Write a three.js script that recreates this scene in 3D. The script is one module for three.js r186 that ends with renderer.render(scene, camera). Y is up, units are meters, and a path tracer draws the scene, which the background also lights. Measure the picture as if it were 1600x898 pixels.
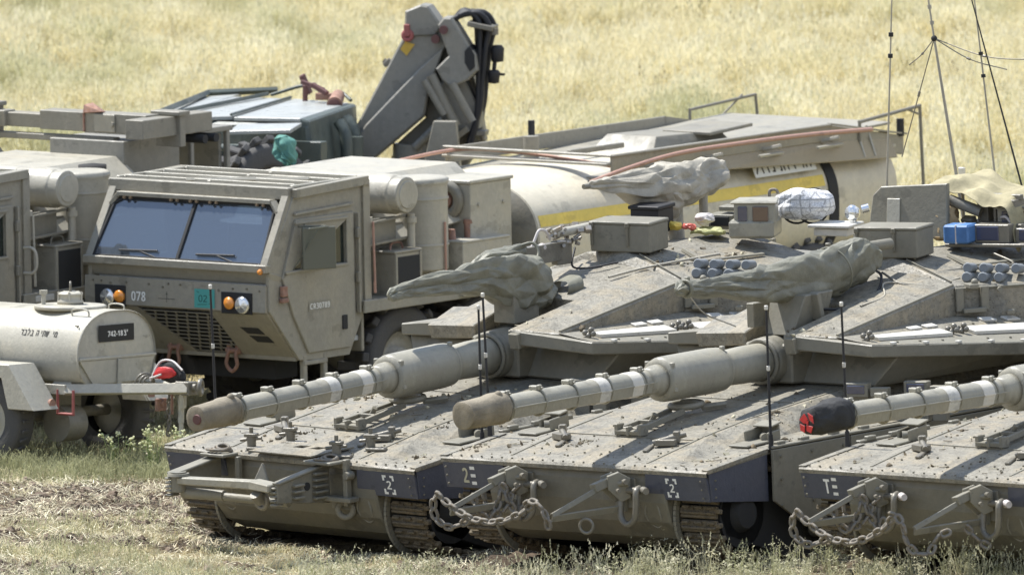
import * as THREE from 'three';
import { ConvexGeometry } from 'three/addons/geometries/ConvexGeometry.js';
import { mergeGeometries, toCreasedNormals } from 'three/addons/utils/BufferGeometryUtils.js';
import { ImprovedNoise } from 'three/addons/math/ImprovedNoise.js';

// ---------- camera, sky, sun, exposure ----------
const scene = new THREE.Scene();
const camera = new THREE.PerspectiveCamera(1.3905, 1024 / 574, 20, 2500);
camera.position.set(0, 21, 250);
camera.rotation.x = -4.17 * Math.PI / 180;
camera.focus = 253; camera.userData.fStop = 3.0;
const EXPOSURE = 1.6, SUN = 4.7, SKY = 0.68;
const sunDir = new THREE.Vector3(-0.42, 0.87, -0.255).normalize();
const renderer = new THREE.WebGLRenderer({ antialias: true });
renderer.toneMapping = THREE.LinearToneMapping;
renderer.toneMappingExposure = EXPOSURE;
renderer.shadowMap.enabled = true;
const perlin = new ImprovedNoise();
const noise = (x, y = 0, z = 0) => perlin.noise(x + 31.7, y + 17.3, z + 5.1);
const fbm = (x, y, z = 0, o = 4) => { let s = 0, a = 0.5, f = 1; for (let i = 0; i < o; i++) { s += a * noise(x * f, y * f, z * f + i * 7.7); a *= 0.5; f *= 2.03; } return s; };
const clamp = (v, a = 0, b = 1) => Math.min(b, Math.max(a, v));
const mix = (a, b, t) => a + (b - a) * t;
const smooth = (a, b, v) => { const t = clamp((v - a) / (b - a)); return t * t * (3 - 2 * t); };
{
  const w = 512, h = 256, d = new Float32Array(w * h * 4);
  for (let j = 0; j < h; j++) for (let i = 0; i < w; i++) {
    const el = ((j + 0.5) / h - 0.5) * Math.PI, az = ((i + 0.5) / w) * Math.PI * 2;
    const cx = Math.cos(az) * Math.cos(el), cz = Math.sin(az) * Math.cos(el), cy = Math.sin(el);
    const t = Math.pow(clamp(cy), 0.55);
    let r = mix(0.84, 0.22, t), g = mix(0.88, 0.39, t), b = mix(0.92, 0.74, t);
    const pr = 1 / (Math.max(cy, 0) + 0.25);
    const c = smooth(0.02, 0.35, fbm(cx * pr * 1.3, cz * pr * 1.3, 2.2, 5)) * smooth(0.0, 0.2, cy) * 0.8;
    r = mix(r, 1.15, c); g = mix(g, 1.15, c); b = mix(b, 1.16, c);
    if (cy < 0) { const k = smooth(0, -0.08, cy); r = mix(r, 0.34, k); g = mix(g, 0.30, k); b = mix(b, 0.19, k); }
    const o = (j * w + i) * 4; d[o] = r * SKY; d[o + 1] = g * SKY; d[o + 2] = b * SKY; d[o + 3] = 1;
  }
  const sky = new THREE.DataTexture(d, w, h, THREE.RGBAFormat, THREE.FloatType);
  sky.mapping = THREE.EquirectangularReflectionMapping; sky.magFilter = THREE.LinearFilter; sky.needsUpdate = true;
  scene.background = sky; scene.environment = sky; scene.environmentIntensity = 1;
}
const sun = new THREE.DirectionalLight(new THREE.Color(1, 0.972, 0.925), SUN);
sun.position.copy(sunDir).multiplyScalar(60); sun.castShadow = true; sun.shadow.radius = 2.2;
Object.assign(sun.shadow.camera, { left: -30, right: 30, top: 30, bottom: -30, near: 1, far: 160 });
sun.shadow.mapSize.set(4096, 4096); sun.shadow.camera.updateProjectionMatrix();
sun.target.position.set(0, 0, -8); scene.add(sun, sun.target); sun.position.add(sun.target.position);

// ---------- random numbers ----------
let seedState = 12345;
const rnd = () => { seedState = (seedState + 0x6d2b79f5) | 0; let t = Math.imul(seedState ^ (seedState >>> 15), 1 | seedState); t = (t + Math.imul(t ^ (t >>> 7), 61 | t)) ^ t; return ((t ^ (t >>> 14)) >>> 0) / 4294967296; };
const rr = (a, b) => a + (b - a) * rnd();
const V = (x, y, z) => new THREE.Vector3(x, y, z);
const D2R = Math.PI / 180;

// ---------- geometry helpers ----------
const prep = (g) => { if (g.index) g = g.toNonIndexed(); for (const k of Object.keys(g.attributes)) if (k !== 'position' && k !== 'normal') g.deleteAttribute(k); g.morphAttributes = {}; if (!g.attributes.normal) g.computeVertexNormals(); return g; };
const T = (g, x = 0, y = 0, z = 0, rx = 0, ry = 0, rz = 0) => { g.applyMatrix4(new THREE.Matrix4().compose(V(x, y, z), new THREE.Quaternion().setFromEuler(new THREE.Euler(rx, ry, rz, 'YXZ')), V(1, 1, 1))); return g; };
function tris(list) { const g = new THREE.BufferGeometry(); g.setAttribute('position', new THREE.Float32BufferAttribute(list, 3)); g.computeVertexNormals(); return g; }
function cbox(w, h, d, c) {                       // box with chamfered edges
  c = Math.min(c, w * 0.3, h * 0.3, d * 0.3); const H = [w / 2, h / 2, d / 2], out = [];
  const tri = (a, b, e) => { const n = V().subVectors(b, a).cross(V().subVectors(e, a)); if (n.dot(a) + n.dot(b) + n.dot(e) < 0) [b, e] = [e, b]; out.push(a.x, a.y, a.z, b.x, b.y, b.z, e.x, e.y, e.z); };
  const P = (s, f) => V(...[0, 1, 2].map((k) => s[k] * (k === f ? H[k] : H[k] - c)));
  for (let f = 0; f < 3; f++) for (const s of [-1, 1]) {
    const [u, v] = [(f + 1) % 3, (f + 2) % 3], q = [[-1, -1], [1, -1], [1, 1], [-1, 1]].map(([a, b]) => { const t = [0, 0, 0]; t[f] = s; t[u] = a; t[v] = b; return P(t, f); });
    tri(q[0], q[1], q[2]); tri(q[0], q[2], q[3]);
  }
  for (let e = 0; e < 3; e++) for (const a of [-1, 1]) for (const b of [-1, 1]) {
    const [u, v] = [(e + 1) % 3, (e + 2) % 3], s0 = [0, 0, 0], s1 = [0, 0, 0]; s0[e] = -1; s1[e] = 1; s0[u] = s1[u] = a; s0[v] = s1[v] = b;
    const q = [P(s0, u), P(s1, u), P(s1, v), P(s0, v)]; tri(q[0], q[1], q[2]); tri(q[0], q[2], q[3]);
  }
  for (const a of [-1, 1]) for (const b of [-1, 1]) for (const e of [-1, 1]) tri(P([a, b, e], 0), P([a, b, e], 1), P([a, b, e], 2));
  return tris(out);
}
const B = (w, h, d, x = 0, y = 0, z = 0, rx = 0, ry = 0, rz = 0, c = 0.008) => T(cbox(w, h, d, c), x, y, z, rx, ry, rz);
function between(g, a, b) { const p = V(...a), q = V(...b), d = V().subVectors(q, p), m = new THREE.Matrix4().compose(p.clone().add(q).multiplyScalar(0.5), new THREE.Quaternion().setFromUnitVectors(V(0, 1, 0), d.normalize()), V(1, 1, 1)); g.applyMatrix4(m); return g; }
const len = (a, b) => Math.hypot(a[0] - b[0], a[1] - b[1], a[2] - b[2]);
const C = (a, b, r0, r1 = r0, seg = 14) => between(new THREE.CylinderGeometry(r1, r0, len(a, b), seg), a, b);
const bar = (a, b, w, d = w, c = 0.005) => between(cbox(w, len(a, b), d, c), a, b);
const tube = (pts, r, n = 24, rad = 7, closed = false) => new THREE.TubeGeometry(new THREE.CatmullRomCurve3(pts.map((p) => V(...p)), closed), n, r, rad, closed);
const hull = (pts, c = 0.012) => { const o = []; for (const [x, y, z] of pts) if (c) for (const [a, b, e] of [[c, 0, 0], [-c, 0, 0], [0, c, 0], [0, -c, 0], [0, 0, c], [0, 0, -c]]) o.push(V(x + a, y + b, z + e)); else o.push(V(x, y, z)); return new ConvexGeometry(o); };
const mirror = (pts) => pts.concat(pts.map(([x, y, z]) => [-x, y, z]));
function ext(pts, depth, bev = 0.006, holes = []) {   // polygon in (x, y), extruded along z, centred
  const s = new THREE.Shape(pts.map((p) => new THREE.Vector2(...p)));
  for (const h of holes) s.holes.push(new THREE.Path(h.map((p) => new THREE.Vector2(...p))));
  const g = new THREE.ExtrudeGeometry(s, { depth: depth - 2 * bev, bevelEnabled: bev > 0, bevelThickness: bev, bevelSize: bev, bevelOffset: -bev, bevelSegments: 1, curveSegments: 10 });
  g.translate(0, 0, -depth / 2 + bev); return g;
}
// polygon given as (z, y), extruded across x around x0
const extX = (pts, x0, w, bev, holes) => { const g = ext(pts.map(([z, y]) => [-z, y]), w, bev, (holes || []).map((h) => h.map(([z, y]) => [-z, y]))); g.rotateY(Math.PI / 2); g.translate(x0, 0, 0); return g; };
const lathe = (pts, seg = 28) => new THREE.LatheGeometry(pts.map(([r, y]) => new THREE.Vector2(Math.max(r, 0.0005), y)), seg);   // around y
const latheZ = (pts, seg) => { const g = lathe(pts, seg); g.rotateX(Math.PI / 2); return g; };   // profile (r, z), z forward
function surf(nu, nv, f, closeU = false) {          // smooth parametric surface
  const pos = [], idx = [];
  for (let j = 0; j <= nv; j++) for (let i = 0; i <= nu; i++) pos.push(...f(i / nu, j / nv));
  for (let j = 0; j < nv; j++) for (let i = 0; i < nu; i++) { const a = j * (nu + 1) + i, b = a + 1, c = a + nu + 1, d = c + 1; idx.push(a, b, d, a, d, c); }
  const g = new THREE.BufferGeometry(); g.setAttribute('position', new THREE.Float32BufferAttribute(pos, 3)); g.setIndex(idx); g.computeVertexNormals();
  if (closeU) { const n = g.attributes.normal; for (let j = 0; j <= nv; j++) { const a = j * (nu + 1), b = a + nu, m = V(n.getX(a) + n.getX(b), n.getY(a) + n.getY(b), n.getZ(a) + n.getZ(b)).normalize(); n.setXYZ(a, m.x, m.y, m.z); n.setXYZ(b, m.x, m.y, m.z); } }
  return g;
}
const hash = (i, j, s) => { const v = Math.sin(i * 127.1 + j * 311.7 + s * 74.7) * 43758.5453; return (v - Math.floor(v)) * 2 - 1; };
function crumple(u, v, nu, nv, s) {                 // facets of crushed canvas: heights on a lattice, joined by flat triangles
  const x = u * nu, y = v * nv, i = Math.floor(x), j = Math.floor(y), fx = x - i, fy = y - j, h = (a, b) => hash(((i + a) % nu + nu) % nu, j + b, s);
  if (hash(i, j, s + 3) > 0) return fx > fy ? h(0, 0) + (h(1, 0) - h(0, 0)) * fx + (h(1, 1) - h(1, 0)) * fy : h(0, 0) + (h(1, 1) - h(0, 1)) * fx + (h(0, 1) - h(0, 0)) * fy;
  return fx + fy < 1 ? h(0, 0) + (h(1, 0) - h(0, 0)) * fx + (h(0, 1) - h(0, 0)) * fy : h(1, 1) + (h(0, 1) - h(1, 1)) * (1 - fx) + (h(1, 0) - h(1, 1)) * (1 - fy);
}
function cloth(spine, seed, fold = 0.3, nu = 52, nv = 90) {   // canvas wrapped round something: spine of [x, y, z, half width, half height]
  const P = new THREE.CatmullRomCurve3(spine.map((s) => V(s[0], s[1], s[2]))), Rx = spine.map((s) => s[3]), Ry = spine.map((s) => s[4]), n = spine.length - 1;
  const at = (arr, t) => { const f = t * n, i = Math.min(n - 1, Math.floor(f)), k = f - i, s = k * k * (3 - 2 * k); return mix(arr[i], arr[i + 1], s); };
  const L = P.getLength(), big = Math.max(...Ry, ...Rx), nl = Math.max(2, Math.round(L / (big * 2.1))), A = Math.min(0.09, big * 0.34) * fold / 0.3;
  const g = surf(nu * 2, nv, (u, v) => {
    const t = clamp(v), p = P.getPoint(t), d = P.getTangent(t), side = V(0, 1, 0).cross(d).normalize(), up = d.clone().cross(side);
    const a = -u * Math.PI * 2, ca = Math.cos(a), sa = Math.sin(a), cap = Math.pow(Math.max(0, 1 - Math.pow(Math.abs(2 * v - 1), 40)), 0.5);
    const k = 0.88, sx = Math.sign(ca) * Math.pow(Math.abs(ca), k), sy = Math.sign(sa) * Math.pow(Math.abs(sa), k), rx = at(Rx, t), ry = at(Ry, t);
    const w = 0.05 * noise(v * 6 + seed, ca, sa), c1 = crumple(u + w + v * L * 0.16, v + 0.1 * ca + 0.05 * noise(ca, sa + seed, v * 2), 9, nl, seed), c2 = crumple(u - v * L * 0.3 + w, v + 0.06 * sa, 15, nl * 2 + 1, seed + 9), c3 = crumple(u + v * L * 0.6, v - w, 21, nl * 4 + 1, seed + 17);
    const h = A * (0.62 * c1 + 0.32 * c2 + 0.10 * c3) * clamp(Math.max(rx, ry) / (big * 0.6), 0.2, 1) * cap, x = (rx * cap + h) * sx, y = (ry * cap + h) * sy;
    return [p.x + side.x * x + up.x * y, p.y + side.y * x + up.y * y, p.z + side.z * x + up.z * y];
  });
  return toCreasedNormals(g, 0.3);
}
function sheet(f, nu, nv, th = 0.006) {              // a piece of cloth with two faces
  const a = prep(surf(nu, nv, f)), b = prep(surf(nu, nv, (u, v) => { const p = f(1 - u, v); return [p[0], p[1] - th, p[2]]; }));
  return mergeGeometries([a, b]);
}
function withUV(g) {                                // uv in metres, by the way each face points
  const p = g.attributes.position, uv = new Float32Array(p.count * 2), ox = rnd() * 5, oy = rnd() * 5, a = V(), b = V(), c = V();
  for (let i = 0; i < p.count; i += 3) {
    a.fromBufferAttribute(p, i); b.fromBufferAttribute(p, i + 1); c.fromBufferAttribute(p, i + 2); b.sub(a); c.sub(a); b.cross(c);
    const x = Math.abs(b.x), y = Math.abs(b.y), z = Math.abs(b.z);
    for (let k = 0; k < 3; k++) { const X = p.getX(i + k), Y = p.getY(i + k), Z = p.getZ(i + k), o = (i + k) * 2; if (y >= x && y >= z) { uv[o] = X + ox; uv[o + 1] = Z + oy; } else if (x >= z) { uv[o] = Z + ox; uv[o + 1] = Y + oy; } else { uv[o] = X + ox; uv[o + 1] = Y + oy; } }
  }
  g.setAttribute('uv', new THREE.BufferAttribute(uv, 2)); return g;
}
const join = (geos) => withUV(mergeGeometries((Array.isArray(geos) ? geos : [geos]).map(prep)));
const used = {};
const numbered = (n) => { const k = used[n] = (used[n] ?? -1) + 1; return k ? n + '_' + String(k).padStart(3, '0') : n; };
function mesh(parent, name, geos, mat, label) {
  const g = geos.isBufferGeometry && geos.attributes.uv && geos.userData.done ? geos : join(geos); g.userData.done = true;
  const m = new THREE.Mesh(g, mat); m.name = name; m.castShadow = m.receiveShadow = true; if (label) m.userData.label = label; parent.add(m); return m;
}
const shared = (geos) => { const g = join(geos); g.userData.done = true; return g; };
const stuff = (m) => { m.userData.kind = 'stuff'; return m; };
function thing(name, label, category, group, pos = [0, 0, 0], yaw = 0, pitch = 0, roll = 0) {
  const o = new THREE.Group(); o.name = numbered(name); o.position.set(...pos); o.rotation.set(pitch * D2R, yaw * D2R, roll * D2R, 'YXZ');
  o.userData = { label, category }; if (group) o.userData.group = group; scene.add(o); return o;
}
function one(name, label, category, geos, mat, frame, group) {   // a thing that is one mesh, in the frame of what it lies on
  const m = mesh(scene, numbered(name), geos, mat, label); m.userData.category = category; if (group) m.userData.group = group;
  if (frame) { m.position.copy(frame.position); m.rotation.copy(frame.rotation); } return m;
}
// ---------- textures and materials ----------
function tileNoise(period, seed) { const t = new Float32Array(period * period); let s = seed; for (let i = 0; i < t.length; i++) { s = (Math.imul(s, 1664525) + 1013904223) | 0; t[i] = (s >>> 8) / 16777216; } return (x, y) => { x *= period; y *= period; const xi = Math.floor(x), yi = Math.floor(y), fx = x - xi, fy = y - yi, sx = fx * fx * (3 - 2 * fx), sy = fy * fy * (3 - 2 * fy), m = (v) => ((v % period) + period) % period, g = (a, b) => t[m(b) * period + m(a)]; return mix(mix(g(xi, yi), g(xi + 1, yi), sx), mix(g(xi, yi + 1), g(xi + 1, yi + 1), sx), sy); }; }
const N = [4, 9, 21, 47, 101, 197, 256].map((p, i) => tileNoise(p, 77 + i * 131));
const tfbm = (x, y, o = 0) => (N[o](x, y) * 0.5 + N[o + 1](x, y) * 0.26 + N[o + 2](x, y) * 0.14 + N[o + 3](x, y) * 0.1);
function tex(size, metres, fn, srgb = true) {
  const d = new Uint8Array(size * size * 4);
  for (let j = 0; j < size; j++) for (let i = 0; i < size; i++) { const c = fn(i / size, j / size), o = (j * size + i) * 4; d[o] = clamp(c[0]) * 255; d[o + 1] = clamp(c[1]) * 255; d[o + 2] = clamp(c[2]) * 255; d[o + 3] = 255; }
  const t = new THREE.DataTexture(d, size, size, THREE.RGBAFormat); t.wrapS = t.wrapT = THREE.RepeatWrapping; t.magFilter = THREE.LinearFilter; t.minFilter = THREE.LinearMipmapLinearFilter; t.generateMipmaps = true;
  if (srgb) t.colorSpace = THREE.SRGBColorSpace; t.repeat.set(1 / metres, 1 / metres); t.needsUpdate = true; return t;
}
const lin2s = (v) => (v <= 0.0031308 ? v * 12.92 : 1.055 * Math.pow(v, 1 / 2.4) - 0.055);
const grey = (v, w = 0) => { const k = lin2s(clamp(v)); return [k, k * (1 - w * 0.4), k * (1 - w)]; };
// painted steel: faint blotches, rubbed patches, specks of dust and dirt
const paintMap = tex(1024, 2.2, (x, y) => { const b = tfbm(x, y), f = tfbm(x, y, 3), s = N[5](x, y), st = N[2](x, y * 0.25) * N[4](x, y * 0.5); let v = 0.76 + (b - 0.5) * 0.22 + (f - 0.5) * 0.12; const rub = tfbm(y, x, 1); if (s > 0.93) v += 0.1; if (s < 0.04) v -= 0.28; if (st > 0.64) v += 0.05; if (rub > 0.66) v -= 0.14 * smooth(0.66, 0.72, rub); return grey(v, 0.02 + 0.12 * clamp(b - 0.48)); });
// dusty deck: pale dried dust in patches, darker mud lumps, scuffs
const deckMap = tex(1024, 1.7, (x, y) => { const b = tfbm(x, y), c = tfbm(y, x, 1), f = tfbm(x, y, 3), s = N[5](x, y), q = N[4](x, y); let v = 0.56 + smooth(0.40, 0.64, b) * 0.11 + (f - 0.5) * 0.36; if (c > 0.56) v -= 0.10 * smooth(0.56, 0.66, c); let w = 0.05 + 0.06 * smooth(0.45, 0.6, b); if (s > 0.88) v += 0.16; if (s * q < 0.04) { v -= 0.22; w = 0.14; } return grey(v, w); });
const grainBump = tex(512, 0.5, (x, y) => { const v = tfbm(x, y, 2); return [v, v, v]; }, false);
const roughMap = tex(512, 1.3, (x, y) => { const v = 0.66 + 0.5 * (tfbm(x, y, 1) - 0.5); return [v, v, v]; }, false);
const clothMap = tex(512, 0.8, (x, y) => { const b = tfbm(x, y), w = 0.5 + 0.5 * Math.sin(x * 512 * 0.9) * Math.sin(y * 512 * 0.9); return grey(0.72 + (b - 0.5) * 0.6 + (w - 0.5) * 0.08 + (N[5](x, y) - 0.5) * 0.14, 0.06); });
const clothBump = tex(512, 0.35, (x, y) => { const v = tfbm(x, y, 1) * 0.8 + 0.2 * N[6](x, y); return [v, v, v]; }, false);
const rustMap = tex(512, 0.5, (x, y) => { const b = tfbm(x, y, 1), v = 0.45 + b * 0.6; const k = smooth(0.5, 0.66, tfbm(y, x, 2)); return [lin2s(v * mix(1, 1.02, k)), lin2s(v * mix(0.96, 0.88, k)), lin2s(v * mix(0.92, 0.74, k))]; });
const S = (r, g, b, o = {}) => new THREE.MeshStandardMaterial({ color: new THREE.Color(r, g, b), roughness: 0.75, metalness: 0, ...o });
const painted = (r, g, b, o = {}) => S(r, g, b, { map: paintMap, bumpMap: grainBump, bumpScale: 0.0022, roughnessMap: roughMap, roughness: 0.85, ...o });
const M = {
  tank: painted(0.285, 0.272, 0.22), tankDark: painted(0.23, 0.215, 0.165), barrel: painted(0.42, 0.405, 0.335, { roughness: 0.72 }),
  deck: S(0.395, 0.383, 0.328, { map: deckMap, bumpMap: grainBump, bumpScale: 0.006, roughnessMap: roughMap, roughness: 0.82 }),
  tread: S(0.26, 0.225, 0.165, { map: deckMap, bumpMap: grainBump, bumpScale: 0.01, roughness: 0.95 }),
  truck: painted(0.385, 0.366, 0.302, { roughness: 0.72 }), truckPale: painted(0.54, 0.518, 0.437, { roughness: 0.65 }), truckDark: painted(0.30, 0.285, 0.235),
  trailer: painted(0.58, 0.56, 0.475, { roughness: 0.7 }), crane: painted(0.31, 0.305, 0.27), green: painted(0.115, 0.14, 0.125, { roughness: 0.7 }), greenSheen: painted(0.50, 0.53, 0.52, { roughness: 0.5 }),  // pale roof tone of the green vehicle holds reflected sky in its colour
  navy: painted(0.105, 0.115, 0.155, { roughness: 0.7 }), steel: painted(0.26, 0.245, 0.205, { roughness: 0.65, metalness: 0.15 }), dark: S(0.028, 0.028, 0.028, { roughness: 0.85 }), black: S(0.02, 0.02, 0.022, { roughness: 0.6 }),
  rubber: S(0.085, 0.082, 0.078, { roughness: 0.9, bumpMap: grainBump, bumpScale: 0.004 }), chain: S(0.29, 0.275, 0.24, { map: rustMap, bumpMap: grainBump, bumpScale: 0.003, roughness: 0.75, metalness: 0.25 }),
  rustRed: S(0.40, 0.25, 0.20, { map: rustMap, roughness: 0.85 }), pipeRed: painted(0.60, 0.36, 0.28), red: S(0.52, 0.03, 0.03, { roughness: 0.5 }), maroon: S(0.13, 0.06, 0.055, { roughness: 0.7 }),
  canvas: S(0.28, 0.285, 0.232, { map: clothMap, bumpMap: clothBump, bumpScale: 0.004, roughness: 0.45 }), canvasPale: S(0.55, 0.535, 0.47, { map: clothMap, bumpMap: clothBump, bumpScale: 0.005, roughness: 0.7 }), canvasBrown: S(0.33, 0.30, 0.235, { map: clothMap, bumpMap: clothBump, bumpScale: 0.006, roughness: 0.8 }),
  tarp: S(0.52, 0.485, 0.32, { map: clothMap, bumpMap: clothBump, bumpScale: 0.005, roughness: 0.85 }), sack: S(0.60, 0.46, 0.27, { map: clothMap, bumpMap: clothBump, bumpScale: 0.006, roughness: 0.95 }),
  blackCloth: S(0.035, 0.037, 0.04, { map: clothMap, bumpMap: clothBump, bumpScale: 0.004, roughness: 0.8 }), teal: S(0.16, 0.42, 0.38, { map: clothMap, roughness: 0.85 }),
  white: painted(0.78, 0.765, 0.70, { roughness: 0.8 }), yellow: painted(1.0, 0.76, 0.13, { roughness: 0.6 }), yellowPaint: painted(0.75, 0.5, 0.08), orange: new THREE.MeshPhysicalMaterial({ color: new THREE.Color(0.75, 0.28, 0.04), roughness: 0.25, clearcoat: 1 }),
  bowser: painted(0.80, 0.74, 0.585, { roughness: 0.6 }), dullRed: S(0.45, 0.14, 0.13, { map: paintMap, roughness: 0.6 }), mirrorBack: S(0.13, 0.135, 0.105, { roughness: 0.35 }), lampDull: S(0.22, 0.16, 0.10, { roughness: 0.4 }),
  lamp: new THREE.MeshPhysicalMaterial({ color: new THREE.Color(0.75, 0.76, 0.76), roughness: 0.12, metalness: 0.75, clearcoat: 1 }), glass: new THREE.MeshPhysicalMaterial({ color: new THREE.Color(0.32, 0.39, 0.48), roughness: 0.02, transmission: 0.85, thickness: 0, ior: 2.3, specularIntensity: 1 }),
  sideGlass: new THREE.MeshPhysicalMaterial({ color: new THREE.Color(0.17, 0.21, 0.185), roughness: 0.04, transmission: 0.85, thickness: 0 }), lens: new THREE.MeshPhysicalMaterial({ color: new THREE.Color(0.07, 0.075, 0.12), roughness: 0.08, clearcoat: 1 }),
  blue: S(0.10, 0.26, 0.62, { map: clothMap, roughness: 0.55 }), bagWhite: S(0.80, 0.78, 0.80, { map: clothMap, roughness: 0.5 }), bagYellow: S(0.80, 0.60, 0.12, { roughness: 0.4 }), bagRed: S(0.70, 0.16, 0.12, { roughness: 0.4 }), bagOlive: S(0.32, 0.32, 0.13, { roughness: 0.6 }), seat: S(0.80, 0.79, 0.72, { roughness: 0.9 }), cabInside: S(0.55, 0.56, 0.54, { roughness: 0.9 }), tube: S(0.20, 0.215, 0.225, { roughness: 0.75, bumpMap: grainBump, bumpScale: 0.002 }),
};
function canvasMat(w, h, draw, o = {}) {
  const c = document.createElement('canvas'); c.width = w; c.height = h; const g = c.getContext('2d'); draw(g, w, h);
  const t = new THREE.CanvasTexture(c); t.colorSpace = THREE.SRGBColorSpace; t.magFilter = THREE.LinearFilter; return new THREE.MeshStandardMaterial({ map: t, roughness: 0.8, ...o });
}
function decal(parent, name, w, h, mat, pos, normal, up = [0, 1, 0], label) {    // flat print just proud of a surface
  const g = new THREE.PlaneGeometry(w, h), n = V(...normal).normalize(), x = V(...up).cross(n).normalize(), y = n.clone().cross(x);
  g.applyMatrix4(new THREE.Matrix4().makeBasis(x, y, n).setPosition(V(...pos).addScaledVector(n, 0.004))); g.userData.done = true;
  return mesh(parent, name, g, mat, label);
}
const GLYPH = { 'מ': [[.1, 0, .2, .35, .05, 1], [.2, .35, .5, 0, .85, .1, .9, 1, .45, 1]], 'י': [[.6, 0, .8, .05, .75, .45]], 'ש': [[.05, 0, .2, 1, .7, 1, .95, 0], [.5, 0, .5, .4, .25, .7]], 'ת': [[.1, 0, .85, .02, .9, 1], [.25, 0, .25, 1, .05, 1]], 'ה': [[.05, 0, .85, 0, .9, 1], [.25, .4, .2, 1]], 'ב': [[.15, 0, .75, .02, .8, 1], [.05, 1, 1, 1]], 'ל': [[.15, -.35, .15, .05, .85, .05, .8, .4, .35, 1]], 'ד': [[.05, 0, .95, 0], [.75, 0, .75, 1]], 'צ': [[.1, 0, .7, .7], [.85, 0, .75, .4, .45, .5], [.8, .8, .8, 1, .1, 1]], 'נ': [[.4, 0, .7, .05, .7, 1, .3, 1]], 'ו': [[.4, 0, .6, .05, .6, 1]], 'ז': [[.3, 0, .8, 0], [.55, 0, .6, 1]], 'ע': [[.1, 0, .3, .7], [.9, 0, .8, .6, .1, 1]], 'ר': [[.1, 0, .75, .03, .8, 1]], "'": [[.5, 0, .4, .3]] };
function hebrew(g, text, right, top, size, lw) {     // right to left in strokes
  g.lineWidth = lw; g.lineJoin = g.lineCap = 'round'; let x = right;
  for (const ch of text) { const w = ch === ' ' || ch === "'" ? size * 0.4 : size * 0.72; x -= w + size * 0.16; for (const s of GLYPH[ch] || []) { g.beginPath(); for (let i = 0; i < s.length; i += 2) g[i ? 'lineTo' : 'moveTo'](x + s[i] * w, top + s[i + 1] * size); g.stroke(); } }
}
const clear = { transparent: true, polygonOffset: true, polygonOffsetFactor: -1 };
const frameTwo = (g, w, h) => { g.fillStyle = '#e9e9e4'; const k = w / 10; for (const [sx, sy] of [[0, 0], [1, 0], [0, 1], [1, 1]]) { g.fillRect(sx ? w - 3.4 * k : 0, sy ? h - 1.7 * k : 0, 3.4 * k, 1.7 * k); g.fillRect(sx ? w - 1.7 * k : 0, sy ? h - 4 * k : 0, 1.7 * k, 4 * k); } g.font = 'bold ' + h * 0.62 + 'px sans-serif'; g.textAlign = 'center'; g.textBaseline = 'middle'; g.fillText('2', w / 2, h * 0.52); };
const bars3 = (letter) => (g, w, h) => { g.fillStyle = letter === 'T' ? '#ecebe6' : '#b9b59c'; g.font = 'bold ' + h * 1.18 + 'px sans-serif'; g.textAlign = 'left'; g.textBaseline = 'middle'; g.save(); g.translate(0, h * 0.52); g.scale(0.72, 0.92); g.fillText(letter, 0, 0); g.restore(); g.fillStyle = '#e6e5df'; for (const k of [0.03, 0.42, 0.81]) g.fillRect(w * 0.62, h * k, w * 0.36, h * 0.17); };
const MARK = { framed: canvasMat(100, 140, frameTwo, clear), two: canvasMat(128, 128, bars3('2'), clear), tee: canvasMat(128, 128, bars3('T'), clear) };
// ---------- ground and hillside: one sheet ----------
function groundBase(x, z) {
  let h = -0.16 + Math.min(0.36, 0.07 * Math.log(1 + Math.exp(1.6 * Math.min(x, 12))) / 1.6);
  h += z > 0 ? -0.02 * Math.min(z, 12) : z > -20 ? -0.02 * z : 0.4 + 0.12 * (-20 - Math.max(z, -130));
  return h;
}
function groundY(x, z) {
  const near = smooth(-22, -16, z);
  let h = groundBase(x, z) + 0.10 * fbm(x * 0.5, z * 0.5, 1.5, 3) + 0.05 * fbm(x * 2.2, z * 2.2, 4.5, 3) * near;
  h += 0.3 * fbm(x * 0.12, z * 0.12, 9.5, 3) * (1 - near);
  const bare = bareness(x, z); h += bare * (0.15 * fbm(x * 4, z * 4, 2.5, 4) + 0.05 * fbm(x * 1.2, z * 2.4, 7.5, 2));
  return h;
}
function bareness(x, z) {                            // churned soil in front of the parked vehicles
  if (z < -11 || z > 9) return 0;
  const b = 0.68 + 1.5 * fbm(x * 0.28 + 3, z * 0.42, 6.5, 4) + 0.6 * fbm(x * 1.6, z * 1.6, 3.3, 3);
  return smooth(0.34, 0.66, b) * smooth(-10.5, -7.5, z + 0.4 * noise(x * 2, z)) * smooth(6, 2.5, z);
}
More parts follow.
